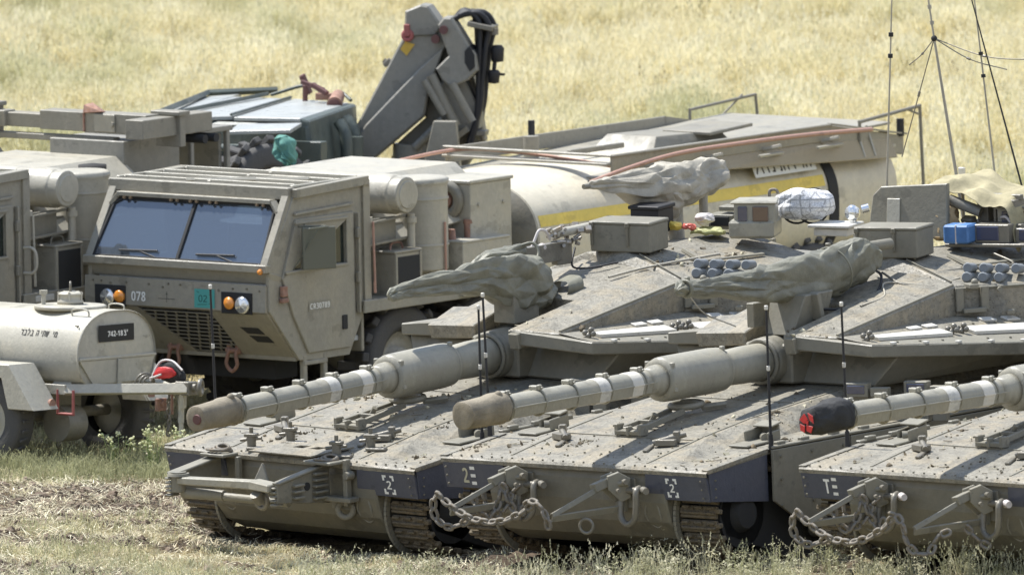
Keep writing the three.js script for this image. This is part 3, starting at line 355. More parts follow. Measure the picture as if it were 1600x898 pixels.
  mesh(gun, 'muzzle', [rounds([[0, 4.4], [0.12, 4.4], [0.12, 4.95], [0.062, 4.95], [0.06, 4.6], [0, 4.6]])], M.barrel);
  return t;
}
M.maroonGlass = new THREE.MeshPhysicalMaterial({ color: new THREE.Color(0.13, 0.085, 0.07), roughness: 0.1, clearcoat: 1 });
const place = (o, pos, yaw, pitch, roll) => { o.position.set(...pos); o.rotation.set(pitch * D2R, yaw * D2R, roll * D2R, 'YXZ'); };
const setGun = (t, yaw, pitch) => t.children.find((c) => c.name === 'gun').rotation.set(pitch * D2R, yaw * D2R, 0, 'YXZ');
const part = (t, n) => t.children.find((c) => c.name === n);
const tank1 = buildTank();
const tank2 = tank1.clone(); tank2.name = numbered('battle_tank'); scene.add(tank2);
const tank3 = tank1.clone(); tank3.name = numbered('battle_tank'); scene.add(tank3);
place(tank1, [0.226, -0.116, -4.107], -42.5, 3.6, -0.9); place(tank2, [3.133, 0.049, -0.955], -40, 3.2, 0.3); place(tank3, [6.878, 0.139, 1.739], -40, 3.2, -0.1);
setGun(tank1, 3.5, 0.75); setGun(tank2, 0, 0); setGun(tank3, -3.4, -0.4);
tank1.userData.label = 'olive tank farthest left, with a towing bracket on its nose and a brown muzzle plug';
tank2.userData.label = 'olive tank in the middle, chains on its nose, front flap marked 2 and three bars';
tank3.userData.label = 'olive tank cut off by the right edge, front flap marked T and three bars';

// crumbs of dried mud and straw on the decks and turret plates, different on each tank
for (const t of [tank1, tank2, tank3]) {
  const top = (x, z) => 2.245 + (0.62 - z) * 0.155 + (1 - Math.abs(x)) * 0.1 - 0.015, rot = () => [rr(0, 6), rr(0, 6), rr(0, 6)];
  const bit = (x, y, z, k) => { const g = new THREE.TetrahedronGeometry(k, rnd() < 0.4 ? 1 : 0); g.scale(rr(0.6, 1.6), rr(0.4, 0.9), rr(0.6, 1.6)); return T(g, x, y, z, ...rot()); };
  const mud = [], straw = [];
  const spot = () => { if (rnd() < 0.55) { const x = rr(-1.75, 1.75), z = rr(0.7, 3.7); return [x, deckY(x, z) + 0.004, z]; } const x = rr(0.46, 1.0), z = rr(-1.4, 0.6); return rnd() < 0.5 ? [x, top(x, z), z] : [rr(-0.4, 1.3), 2.80, rr(-3.2, -1.65)]; };
  const mess = Array.from({ length: 16 }, spot);
  for (let i = 0; i < 560; i++) { let p; if (rnd() < 0.5) { const m = mess[Math.floor(rnd() * mess.length)]; p = [m[0] + rr(-0.2, 0.2) * rnd(), m[1], m[2] + rr(-0.25, 0.25) * rnd()]; if (p[1] < 2 && Math.abs(p[0]) < 1.8) p[1] = deckY(p[0], Math.min(p[2], 3.75)) + 0.004; if (p[2] > 3.75) continue; if (p[1] > 2) p[1] = Math.abs(p[2] + 2.4) < 0.8 ? 2.8 - Math.max(0, Math.abs(p[0]) * 0.16) : top(p[0], p[2]); } else { p = spot(); if (p[2] < -1.6) p[1] = 2.81 - Math.abs(p[0]) * 0.18; } const k = 0.009 + 0.032 * Math.pow(rnd(), 3); (rnd() < 0.72 ? mud : straw).push(rnd() < 0.8 ? bit(...p, k) : T(cbox(0.008, 0.006, rr(0.05, 0.14), 0.001), p[0], p[1] + 0.006, p[2], 0, rr(0, 6))); }
  stuff(mesh(t, 'mud_crumbs', mud, M.tread)); stuff(mesh(t, 'straw_bits', straw, S(0.5, 0.46, 0.33, { roughness: 0.9 })));
}
// ---------- heavy trucks ----------
function buildTruckFront(t, full) {
  const W = 1.3;
  // cab shell
  const side = [[0, 1.93], [0.0, 1.45], [-0.52, 0.86], [-0.8, 0.84], [-1.42, 0.84], [-1.74, 1.38], [-1.74, 2.76], [-0.47, 2.71]];
  const winHole = [[-0.44, 2.38], [-0.26, 1.88], [-1.37, 1.88], [-1.37, 2.36]];
  const cab = mesh(t, 'cab', [
    extX(side, W - 0.03, 0.05, 0.008, [winHole]), extX(side, -W + 0.03, 0.05, 0.008, [winHole]),
    B(2.5, 1.1, 0.05, 0, 1.4, -1.72), B(2.5, 0.2, 0.05, 0, 2.65, -1.72), B(0.3, 0.6, 0.05, 0, 2.25, -1.72), B(0.3, 0.6, 0.05, 1.1, 2.25, -1.72), B(0.3, 0.6, 0.05, -1.1, 2.25, -1.72), B(2.56, 0.06, 1.3, 0, 2.73, -1.08, -0.01),
    B(2.62, 0.09, 0.10, 0, 1.93, 0.03), hull([[-1.3, 1.88, 0.0], [1.3, 1.88, 0.0], [-1.28, 1.76, -0.05], [1.28, 1.76, -0.05], [-1.3, 1.8, -0.3], [1.3, 1.8, -0.3]], 0.008),
    bar([W - 0.05, 1.95, 0.0], [W - 0.07, 2.74, -0.46], 0.10, 0.09), bar([-W + 0.05, 1.95, 0.0], [-W + 0.07, 2.74, -0.46], 0.10, 0.09),
    bar([-W + 0.02, 2.73, -0.45], [W - 0.02, 2.73, -0.45], 0.13, 0.12), bar([-1.1, 2.64, -0.34], [1.1, 2.64, -0.34], 0.05, 0.1),
    bar([1.1, 2.64, -0.34], [1.2, 2.52, -0.32], 0.05, 0.08), bar([-1.1, 2.64, -0.34], [-1.2, 2.52, -0.32], 0.05, 0.08),
    bar([W - 0.0, 2.73, -0.46], [W - 0.0, 2.77, -1.76], 0.10, 0.10), bar([-W, 2.73, -0.46], [-W, 2.77, -1.76], 0.10, 0.10), bar([W - 0.01, 2.78, -1.74], [W - 0.01, 1.4, -1.74], 0.07, 0.12),
  ], M.truck);
  mesh(t, 'cab_floor', [B(2.4, 0.06, 0.9, 0, 1.0, -1.25), B(2.4, 0.1, 0.35, 0, 1.83, -0.22), B(2.4, 0.35, 0.05, 0, 1.62, -0.1)], M.cabInside);
  for (const s of [-0.62, 0.62]) mesh(t, 'driver_seat', [B(0.52, 0.14, 0.5, s, 1.5, -1.05, 0, 0, 0, 0.05), B(0.5, 0.75, 0.14, s, 1.88, -1.32, -0.12, 0, 0, 0.05), B(0.26, 0.2, 0.1, s, 2.32, -1.36, 0, 0, 0, 0.04)], M.seat);
  mesh(t, 'dash_papers', [B(0.3, 0.006, 0.2, -0.5, 1.89, -0.2, 0, 0.3), B(0.16, 0.12, 0.1, 0.9, 1.95, -0.25), B(0.25, 0.006, 0.16, 0.15, 1.89, -0.18, 0, -0.4)], M.bagWhite);
  mesh(t, 'steering_wheel', [T(new THREE.TorusGeometry(0.22, 0.018, 8, 26), 0.62, 1.98, -0.5, -0.6), C([0.62, 1.8, -0.38], [0.62, 1.98, -0.5], 0.03, 0.03, 8)], M.black);
  // windscreen in two panes
  for (const s of [-1, 1]) {
    const P = (x, f) => [x, mix(1.97, 2.60, f), mix(0.005, -0.365, f)], a = 0.02 * s, b = 1.20 * s, c = 1.13 * s, g = hull([P(a, 0.0), P(b, 0.0), P(c, 0.88), P(1.02 * s, 0.97), P(a, 0.97)].flatMap(([x, y, z]) => [[x, y, z], [x, y + 0.003, z + 0.006]]), 0);
    mesh(t, 'windscreen_pane', g, M.glass);
    const wi = mesh(t, 'wiper', [bar(P(s * 0.55 + 0.25, 0.12), P(s * 0.55 - 0.30, 0.10), 0.022, 0.02), bar(P(s * 0.55 + 0.25, 0.01), P(s * 0.55 - 0.05, 0.12), 0.014, 0.014)], M.black); wi.position.set(0, 0.01, 0.025);
  }
  { const P = (x, f, o = 0.012) => [x, mix(1.97, 2.60, f) + o * 0.5, mix(0.005, -0.365, f) + o]; mesh(t, 'windscreen_seal', [bar(P(0, 0), P(0, 0.98), 0.045, 0.03), ...[-1, 1].flatMap((s) => [bar(P(1.21 * s, 0), P(1.14 * s, 0.88), 0.03, 0.03), bar(P(1.14 * s, 0.88), P(1.02 * s, 0.985), 0.03, 0.03)]), bar(P(-1.03, 0.985), P(1.03, 0.985), 0.03, 0.03), bar(P(-1.21, 0), P(1.21, 0), 0.025, 0.03)], M.dark); }
  for (const x of [-0.95, -0.28, 0, 0.28, 0.95]) for (const k of [-0.045, 0.045]) mesh(t, 'marker_lamp', [C([x + k, 2.60, -0.31], [x + k, 2.60, -0.285], 0.02, 0.016, 10)], M.lampDull);
  // roof rack of flat bars
  const ry = 2.80; mesh(t, 'roof_rack', [...[-0.6, -0.95, -1.3, -1.7].map((z) => bar([-1.22, ry, z], [1.22, ry, z], 0.045, 0.03)), ...[-1.24, 1.24].map((x) => bar([x, ry, -0.5], [x, ry, -1.74], 0.045, 0.03)), bar([-0.3, ry + 0.01, -0.55], [0.9, ry + 0.01, -1.25], 0.04, 0.03), ...[-1.22, 0, 1.22].flatMap((x) => [-0.6, -1.3, -1.7].map((z) => B(0.05, 0.06, 0.05, x, ry - 0.02, z)))], M.truckPale);
  // front panel and sloped lower face
  mesh(t, 'front_panel', [hull([[-1.32, 1.74, 0.02], [1.26, 1.74, 0.02], [-1.32, 1.44, 0.03], [1.26, 1.44, 0.03], [-1.32, 1.72, -0.05], [1.26, 1.72, -0.05], [-1.32, 1.42, -0.04], [1.26, 1.42, -0.04]], 0.006)], M.truck);
  bolts(t, [-1.2, -1.08, -0.95, -0.72, -0.4, -0.2, -0.12, 0.05, 0.6, 0.8, 1.0, 1.18].map((x) => [x, 1.68 + 0.02 * Math.sin(x * 40), 0.027]), [0, 0, 1], 0.8);
  const slope = (y) => mix(0.0, -0.52, (1.42 - y) / 0.56), face = (x, y, o = 0) => [x, y, slope(y) + o];
  const lower = mesh(t, 'lower_panel', [hull([face(-1.28, 1.42), face(-0.60, 1.42), face(-0.12, 0.88), face(-0.95, 0.88), ...[[-1.28, 1.42], [-0.6, 1.42], [-0.12, 0.88], [-0.95, 0.88]].map(([x, y]) => face(x, y, -0.05))], 0.006), hull([face(1.26, 1.42), face(0.44, 1.42), face(0.53, 0.88), face(1.24, 0.88), ...[[1.26, 1.42], [0.44, 1.42], [0.53, 0.88], [1.24, 0.88]].map(([x, y]) => face(x, y, -0.05))], 0.006), bar(face(-0.95, 0.875), face(1.26, 0.875), 0.05, 0.05), B(2.4, 0.4, 0.05, 0, 1.1, -0.62)], M.truck);
  mesh(lower, 'louvre', [0, 1].map((k) => hull([face(0.74 + k * 0.06, 1.24 - k * 0.10, 0.004), face(1.00 + k * 0.06, 1.24 - k * 0.10, 0.004), face(0.80 + k * 0.06, 1.165 - k * 0.10, 0.004), face(1.04 + k * 0.06, 1.165 - k * 0.10, 0.004)].flatMap((p) => [p, [p[0], p[1], p[2] + 0.008]]), 0.001)), M.dark);
  // grille: staggered bars in front of a dark core
  mesh(t, 'radiator_core', [hull([face(-0.60, 1.40, -0.03), face(0.44, 1.40, -0.03), face(-0.12, 0.90, -0.03), face(0.53, 0.90, -0.03), face(-0.60, 1.40, -0.06), face(0.44, 1.40, -0.06), face(-0.12, 0.90, -0.06), face(0.53, 0.90, -0.06)], 0)], M.dark);
  for (let r = 0; r < 11; r++) { const y = 1.385 - r * 0.047, xl = mix(-0.59, -0.13, r / 10.5), xr = mix(0.435, 0.525, r / 10.5); mesh(t, 'grille_bar', [bar(face(xl, y, 0.0), face(xr, y, 0.0), 0.013, 0.02, 0.003), ...(r < 10 ? [0, 1, 2, 3, 4, 5, 6, 7].map((k) => xl + 0.06 + (k + (r % 2) * 0.5) * 0.15).filter((x) => x < xr - 0.02).map((x) => bar(face(x, y, 0), face(x, y - 0.047, 0), 0.016, 0.018, 0.003)) : [])], M.truckDark); }
  for (const s of [-1, 1]) {   // lamp recess
    mesh(t, 'lamp_recess', [B(0.44, 0.24, 0.02, s < 0 ? -0.95 : 0.86, 1.53, 0.035)], M.dark);
    const hl = mesh(t, 'headlamp', [latheZ([[0, 0], [0.10, 0.0], [0.098, 0.03], [0.08, 0.05], [0, 0.062]])], M.lamp); hl.position.set(s < 0 ? -0.97 : 0.96, 1.515, 0.045);
    const ind = mesh(t, 'indicator_lamp', [latheZ([[0, 0], [0.072, 0.0], [0.07, 0.03], [0.05, 0.045], [0, 0.052]])], M.orange); ind.position.set(s < 0 ? -0.80 : 0.77, 1.53, 0.045);
    // bow shackle
    mesh(t, 'bow_shackle', [tube([[-0.055, 0.06, 0.05], [-0.06, -0.02, 0.07], [-0.075, -0.12, 0.07], [0, -0.19, 0.07], [0.075, -0.12, 0.07], [0.06, -0.02, 0.07], [0.055, 0.06, 0.05]], 0.022, 30, 8), C([-0.09, 0.04, 0.05], [0.09, 0.04, 0.05], 0.026, 0.026, 10), B(0.05, 0.12, 0.12, -0.06, 0.06, 0), B(0.05, 0.12, 0.12, 0.06, 0.06, 0)].map((g) => T(g, s < 0 ? -0.40 : 0.43, 0.90, -0.46)), M.rustRed);
    if (s > 0) mesh(t, 'corner_lamp', [latheZ([[0, 0], [0.036, 0], [0.026, 0.024], [0, 0.028]])], M.orange).position.set(1.24 * s, 1.90, 0.085);
  }
  mesh(t, 'side_bracket', [B(0.05, 0.12, 0.09, 1.33, 1.66, -0.22), B(0.06, 0.05, 0.11, 1.33, 1.56, -0.22)], M.rustRed);
  mesh(t, 'step', [B(0.06, 0.5, 0.07, 1.27, 0.66, -0.62), B(0.06, 0.5, 0.07, 1.27, 0.66, -0.98), B(0.08, 0.05, 0.42, 1.27, 0.82, -0.8), B(0.1, 0.05, 0.42, 1.28, 0.43, -0.8)], M.truck);
  // door with window, mirror and serial
  const door = mesh(t, 'door', [extX([[-0.47, 2.44], [-0.21, 1.80], [-0.40, 1.36], [-0.66, 0.93], [-1.42, 0.93], [-1.50, 1.1], [-1.50, 2.44]], W + 0.005, 0.04, 0.008, [winHole]), bar([W + 0.03, 2.42, -1.56], [W + 0.03, 1.3, -1.56], 0.05, 0.03), bar([W + 0.02, 2.5, -0.45], [W + 0.02, 2.53, -1.5], 0.03, 0.03), bar([W + 0.028, 2.4, -0.44], [W + 0.028, 2.385, -1.38], 0.035, 0.03), bar([W + 0.028, 1.86, -0.25], [W + 0.028, 1.865, -1.38], 0.03, 0.03), bar([W + 0.028, 2.38, -0.62], [W + 0.028, 1.87, -0.55], 0.025, 0.025)], M.truck);
  mesh(door, 'door_handle', [B(0.02, 0.16, 0.09, W + 0.03, 1.22, -1.30)], M.dark);
  for (const y of [2.2, 1.7]) mesh(door, 'door_hinge', [B(0.05, 0.12, 0.05, W + 0.04, y, -1.54)], M.truckDark);
  mesh(door, 'window_pane', [extX([[-0.44, 2.37], [-0.26, 1.88], [-1.37, 1.88], [-1.37, 2.36]], W - 0.03, 0.01, 0)], M.sideGlass);
  mesh(t, 'mirror', [B(0.05, 0.47, 0.40, W + 0.22, 2.12, -0.62, 0, -0.5), bar([W + 0.02, 2.36, -0.5], [W + 0.33, 2.37, -0.62], 0.02), bar([W + 0.3, 2.36, -0.35], [W + 0.33, 2.36, -0.66], 0.02), bar([W + 0.02, 1.88, -0.4], [W + 0.30, 2.34, -0.52], 0.014)], M.mirrorBack);
  // engine bay: air intake, cleaner, radiator box, fenders, wheels
  const hz = (x, y) => [x, y, -2.12], r = 0.225;
  const duct = latheZ([[0, 0], [0.19, 0], [0.205, 0.02], [0.205, 0.12], [0.215, 0.14], [r, 0.16], [r, 1.9], [0, 1.9]], 36); duct.rotateY(-Math.PI / 2); duct.translate(1.40, 2.55, -2.38);
  mesh(t, 'air_intake', [duct, C([1.40, 2.55, -2.38], [1.412, 2.55, -2.38], 0.16, 0.15, 28)], M.truckPale);
  mesh(t, 'engine_cover', [hull([[-1.1, 2.0, -2.3], [1.1, 2.0, -2.3], [1.1, 2.2, -4.4], [-1.1, 2.2, -4.4], [-1.0, 2.66, -2.6], [0.5, 2.66, -2.6], [0.5, 2.68, -4.4], [-1.0, 2.68, -4.4]], 0.02)], M.truckPale);
  mesh(t, 'air_cleaner', [lathe([[0, 1.62], [0.29, 1.62], [0.30, 1.66], [0.30, 1.9], [0.312, 1.91], [0.312, 1.93], [0.30, 1.94], [0.30, 2.42], [0.312, 2.43], [0.312, 2.45], [0.30, 2.46], [0.30, 2.60], [0.315, 2.61], [0.315, 2.66], [0.27, 2.68], [0, 2.68]], 36)], M.truckPale).position.set(1.04, 0, -3.08);
  mesh(t, 'radiator_box', [B(0.40, 0.54, 0.48, 1.16, 1.63, -2.42), B(0.42, 0.03, 0.50, 1.16, 1.915, -2.42), B(0.02, 0.54, 0.04, 1.365, 1.63, -2.2), B(0.02, 0.54, 0.04, 1.365, 1.63, -2.64)], M.truck); mesh(t, 'radiator_mesh', [B(0.012, 0.48, 0.42, 1.362, 1.62, -2.42)], M.dark); mesh(t, 'box_handle', [tube([[1.2, 1.92, -2.3], [1.2, 1.99, -2.32], [1.2, 1.99, -2.5], [1.2, 1.92, -2.53]], 0.014, 14, 6)], full ? M.rustRed : M.truckDark);
  mesh(t, 'engine_block', [B(2.0, 0.9, 2.4, 0, 1.75, -3.0), B(0.03, 0.3, 0.7, 1.16, 2.15, -2.1), bar([1.25, 2.26, -1.8], [1.25, 2.3, -2.55], 0.03), bar([1.25, 2.02, -1.8], [1.25, 2.05, -2.55], 0.03)], M.truckDark);
  mesh(t, 'coolant_pipe', [C([1.3, 2.32, -2.56], [1.3, 1.95, -2.56], 0.045, 0.045, 12), C([1.3, 2.22, -2.56], [1.3, 2.28, -2.56], 0.065, 0.065, 12), C([1.25, 2.28, -1.86], [1.25, 2.34, -1.86], 0.045, 0.045, 10), C([0.98, 1.66, -3.05], [0.98, 1.3, -3.05], 0.13, 0.13, 14)], M.truckPale);
  mesh(t, 'handrail', [C([1.36, 2.3, -1.80], [1.36, 1.5, -1.82], 0.014, 0.014, 8), C([1.36, 2.18, -3.1], [1.36, 1.45, -3.1], 0.014, 0.014, 8)], full ? M.pipeRed : M.truckPale);
  mesh(t, 'fender', [B(0.75, 0.05, 2.3, 1.0, 1.40, -2.75), B(0.04, 0.14, 2.3, 1.36, 1.36, -2.75), B(0.75, 0.05, 2.3, -1.0, 1.40, -2.75)], M.truck);
  mesh(t, 'chassis', [B(0.9, 0.35, 11.0, 0, 0.95, -6.2), B(1.6, 0.3, 0.4, 0, 0.75, -0.9)], M.dark);
}
function tyre(R, w, lugs) {
  const g = [latheZ([[R * 0.52, -w * 0.36], [R * 0.62, -w * 0.46], [R * 0.85, -w * 0.5], [R * 0.96, -w * 0.42], [R * 0.97, 0], [R * 0.96, w * 0.42], [R * 0.85, w * 0.5], [R * 0.62, w * 0.46], [R * 0.52, w * 0.36], [R * 0.52, -w * 0.36]], 48)];
  for (let i = 0; i < lugs; i++) for (const s of [-1, 1]) { const a = (i + (s > 0 ? 0.5 : 0)) / lugs * Math.PI * 2, b = B(R * 0.12, R * 0.16, w * 0.54, 0, 0, 0, 0, 0, 0, 0.012); T(b, 0, 0, s * w * 0.24, 0, s * 0.5); T(b, R * 0.985, 0, 0); T(b, 0, 0, 0, 0, 0, a); g.push(b); }
  return g;
}
const truckTyre = shared(tyre(0.66, 0.42, 20));
const hubGeo = shared([latheZ([[0, -0.1], [0.35, -0.1], [0.35, 0.12], [0.3, 0.08], [0.16, 0.05], [0.15, 0.16], [0, 0.17]], 30)]);
function wheel(t, x, y, z) { const w = mesh(t, 'wheel', truckTyre, M.rubber); w.position.set(x, y, z); w.rotation.y = x > 0 ? Math.PI / 2 : -Math.PI / 2; mesh(w, 'hub', hubGeo, M.truck); }

const fuelTruck = thing('fuel_truck', 'sand coloured fuel truck with blue windscreen, yellow stripe and number 078', 'truck', null, [-3.69, 0.155, -13.173], -38, 2.0, -0.2);
buildTruckFront(fuelTruck, true);
for (const z of [-2.5, -4.0, -8.6, -10.1]) for (const x of [-1.02, 1.02]) wheel(fuelTruck, x, 0.66, z);
{
  const t = fuelTruck;
  decal(t, 'painted_number', 0.26, 0.16, canvasMat(128, 80, (g, w, h) => { g.fillStyle = '#e8e7e0'; g.font = 'bold 74px sans-serif'; g.textAlign = 'center'; g.textBaseline = 'middle'; g.save(); g.translate(w / 2, h / 2); g.scale(0.86, 1); g.fillText('078', 0, 2); g.restore(); }, clear), [-0.545, 1.545, 0.034], [0, 0.03, 1]);
  decal(t, 'teal_plate', 0.29, 0.21, canvasMat(128, 110, (g, w, h) => { g.fillStyle = '#4f9c94'; g.fillRect(0, 0, w, h); g.strokeStyle = '#17413d'; g.lineWidth = 3; g.font = '54px sans-serif'; g.fillStyle = '#123733'; g.textBaseline = 'middle'; g.fillText('02', 24, 56); g.beginPath(); g.moveTo(92, 30); g.lineTo(104, 30); g.lineTo(104, 84); g.lineTo(90, 84); g.stroke(); g.beginPath(); g.moveTo(20, 92); g.lineTo(80, 88); g.moveTo(14, 14); g.lineTo(30, 22); g.moveTo(110, 10); g.lineTo(96, 20); g.stroke(); }), [0.40, 1.56, 0.034], [0, 0.03, 1]);
  decal(t, 'painted_cross', 0.26, 0.15, canvasMat(128, 74, (g, w, h) => { g.strokeStyle = 'rgba(70,66,55,.75)'; g.lineWidth = 3; g.beginPath(); g.moveTo(4, 46); g.lineTo(124, 46); g.moveTo(64, 6); g.lineTo(64, 66); g.moveTo(56, 20); g.lineTo(72, 20); g.stroke(); }, clear), [-0.14, 1.55, 0.034], [0, 0.03, 1]);
  decal(t, 'serial_number', 0.40, 0.11, canvasMat(256, 70, (g, w, h) => { g.fillStyle = '#908c7e'; g.fillRect(0, 0, w, h); g.fillStyle = '#e2e1da'; g.font = 'bold 58px sans-serif'; g.textAlign = 'center'; g.textBaseline = 'middle'; g.strokeStyle = '#57554c'; g.lineWidth = 5; g.strokeText('CR30789', w / 2, h / 2 + 2, 246); g.fillText('CR30789', w / 2, h / 2 + 2, 246); }), [1.326, 1.45, -0.86], [1, 0, 0]);
    // spare wheel, cabinet, filler
  const sp = mesh(t, 'hose_reel', [T(new THREE.TorusGeometry(0.17, 0.065, 10, 30), 0.95, 2.36, -3.62, 0, 0.25)], M.truckDark); mesh(sp, 'reel_hub', [T(C([0, 0, -0.05], [0, 0, 0.05], 0.11, 0.09, 20), 0.95, 2.36, -3.62, 0, 0.25)], M.rustRed);
  mesh(t, 'pump_cabinet', [B(2.4, 0.95, 0.75, 0.05, 2.07, -4.08), B(2.44, 0.04, 0.8, 0.05, 2.565, -4.08), C([1.252, 2.3, -3.85], [1.27, 2.3, -3.85], 0.02, 0.02, 8), C([1.252, 2.3, -4.3], [1.27, 2.3, -4.3], 0.02, 0.02, 8)], M.truckPale);
  mesh(t, 'battery_box', [B(0.5, 0.6, 0.85, 1.18, 1.62, -3.75), B(0.52, 0.03, 0.87, 1.18, 1.93, -3.75)], M.truckPale);
  mesh(t, 'filler_cap', [C([1.2, 1.94, -3.72], [1.2, 2.13, -3.72], 0.045, 0.045, 12), C([1.2, 2.1, -3.72], [1.2, 2.15, -3.72], 0.055, 0.05, 12), C([1.2, 1.94, -3.42], [1.2, 2.06, -3.42], 0.05, 0.04, 12)], M.rustRed);
  // tank: rounded barrel of the bowser
  const sec = (a, k) => { const c = Math.cos(a), s = Math.sin(a), e = 0.72; return [1.26 * k * Math.sign(c) * Math.pow(Math.abs(c), e), 1.70 + 0.77 * k * Math.sign(s) * Math.pow(Math.abs(s), e)]; };
  const shell = (z0, z1, a0, a1, k, n = 48) => surf(n, 2, (u, v) => { const [x, y] = sec(mix(a0, a1, u), k); return [x, y, mix(z0, z1, v)]; });
  const cap = (z, zo, k) => surf(64, 8, (u, v) => { const [x, y] = sec(u * Math.PI * 2, k * v); return [x, y, z + zo * Math.sqrt(Math.max(0, 1 - v * v))]; });
  const both = (g) => { const h = g.clone(); const id = h.index.array; for (let i = 0; i < id.length; i += 3) { const q = id[i]; id[i] = id[i + 1]; id[i + 1] = q; } h.computeVertexNormals(); return h; };
  const tank = mesh(t, 'fuel_tank', [shell(-4.95, -10.35, 0, Math.PI * 2, 1, 96), cap(-4.95, 0.16, 1), shell(-10.5, -11.7, 0, Math.PI * 2, 0.97, 96), cap(-11.7, -0.15, 0.97)], M.bowser);
  mesh(tank, 'shaded_face', [cap(-4.94, 0.17, 0.985)], M.truckDark);  // dark colour stands for the shade on the tank's front end
  mesh(tank, 'yellow_stripe', [shell(-4.99, -10.30, 0.20, 0.365, 1.004)], M.yellow); mesh(tank, 'black_joint', [shell(-10.35, -10.52, 0, Math.PI * 2, 1.012, 96)], M.dark);
  mesh(tank, 'tank_ladder', [bar([1.28, 2.2, -11.0], [1.15, 2.55, -11.0], 0.05, 0.03), bar([1.28, 2.2, -11.2], [1.15, 2.55, -11.2], 0.05, 0.03)], M.truckPale);
  { const tm = canvasMat(512, 96, (g, w, h) => { g.fillStyle = '#dedcd2'; g.fillRect(0, 0, w, h); g.strokeStyle = '#47453c'; hebrew(g, 'זהירות נוזל לבער', w - 14, 20, 52, 12); }); const n = [0.62, 0.78, 0]; decal(tank, 'warning_lettering', 1.15, 0.2, tm, [1.215, 2.235, -9.55], [0.9, 0.43, 0]); }
  // coaming on the tank roof
  const y0 = 2.44, y1 = 2.62; mesh(t, 'roof_coaming', [bar([-1.19, 2.53, -6.38], [1.19, 2.53, -6.38], 0.03, 0.18), B(0.03, 0.18, 4.1, 1.19, 2.53, -8.42), B(0.03, 0.18, 4.1, -1.19, 2.53, -8.42), hull([[1.175, 2.44, -10.45], [1.205, 2.44, -10.45], [1.175, 2.62, -10.45], [1.205, 2.62, -10.45], [1.175, 2.16, -11.85], [1.205, 2.16, -11.85], [1.175, 2.38, -11.85], [1.205, 2.38, -11.85]], 0), B(2.38, 0.22, 0.03, 0, 2.27, -11.85), B(0.07, 0.03, 4.1, 1.2, 2.625, -8.42), B(2.44, 0.03, 0.07, 0, 2.625, -6.38), hull([[1.17, 2.625, -10.45], [1.24, 2.625, -10.45], [1.17, 2.39, -11.88], [1.24, 2.39, -11.88], [1.17, 2.645, -10.45], [1.24, 2.645, -10.45], [1.17, 2.41, -11.88], [1.24, 2.41, -11.88]], 0), hull([[-1.175, 2.44, -10.45], [-1.205, 2.44, -10.45], [-1.175, 2.62, -10.45], [-1.205, 2.62, -10.45], [-1.175, 2.16, -11.85], [-1.205, 2.16, -11.85], [-1.175, 2.38, -11.85], [-1.205, 2.38, -11.85]], 0)], M.truck);
  mesh(t, 'roof_deck', [B(2.36, 0.03, 5.3, 0, 2.45, -9.0, 0.035)], M.truck);
  mesh(t, 'roof_hatch', [hull([[-0.45, 2.45, -8.1], [0.45, 2.45, -8.1], [0.45, 2.45, -9.6], [-0.45, 2.45, -9.6], [-0.35, 2.63, -8.3], [0.35, 2.63, -8.3], [0.35, 2.6, -9.5], [-0.35, 2.6, -9.5]], 0.01), B(0.7, 0.04, 0.8, 0.25, 2.64, -9.4, 0.05), B(0.06, 0.06, 1.0, 0.1, 2.56, -7.5), C([-0.6, 2.45, -7.2], [-0.6, 2.7, -7.2], 0.09, 0.09, 14)], M.truckDark);
  for (let k = 0; k < 4; k++) mesh(t, 'hose_bracket', [bar([1.2, 2.45, -7.0 - k * 1.1], [1.42, 2.50, -7.05 - k * 1.1], 0.04), bar([1.2, 2.38, -7.4 - k * 1.1], [1.45, 2.42, -6.6 - k * 1.1], 0.035, 0.03)], M.truckPale);
  mesh(t, 'expanded_metal_guard', [hull([[1.16, 2.47, -8.3], [1.30, 2.30, -8.3], [1.16, 2.45, -11.6], [1.30, 2.15, -11.6], [1.165, 2.48, -8.3], [1.305, 2.31, -8.3], [1.165, 2.46, -11.6], [1.305, 2.16, -11.6]], 0)], S(0.8, 0.745, 0.58, { roughness: 0.7, map: (() => { const tt = tex(128, 0.09, (x, y) => { const a = Math.abs(((x + y * 1.6) * 3 % 1) - 0.5), b = Math.abs(((x - y * 1.6 + 3) * 3 % 1) - 0.5), v = Math.min(a, b) < 0.14 ? 0.75 : 0.16; return grey(v, 0.1); }); return tt; })() }));
  mesh(t, 'folded_hose_boom', [tube([[1.46, 2.40, -5.62], [1.47, 2.50, -6.3], [1.47, 2.585, -7.2], [1.47, 2.60, -8.6], [1.47, 2.585, -9.8], [1.47, 2.545, -10.9]], 0.026, 60, 8)], M.pipeRed);
  mesh(t, 'folded_hose_boom', [tube([[-1.3, 2.46, -4.9], [-1.28, 2.53, -5.7], [-1.0, 2.60, -6.42], [-0.2, 2.60, -6.44], [0.6, 2.55, -6.43], [1.2, 2.50, -6.43]], 0.022, 60, 8)], M.pipeRed);
  mesh(t, 'guard_rail', [C([1.22, 2.38, -11.0], [1.22, 2.62, -11.0], 0.02, 0.02, 8), C([1.22, 2.61, -10.99], [1.22, 2.70, -12.16], 0.022, 0.022, 8), C([1.22, 2.71, -12.15], [1.22, 1.7, -12.2], 0.02, 0.02, 8), C([1.22, 2.6, -12.15], [1.22, 2.68, -11.9], 0.014, 0.014, 6)], M.truckDark);
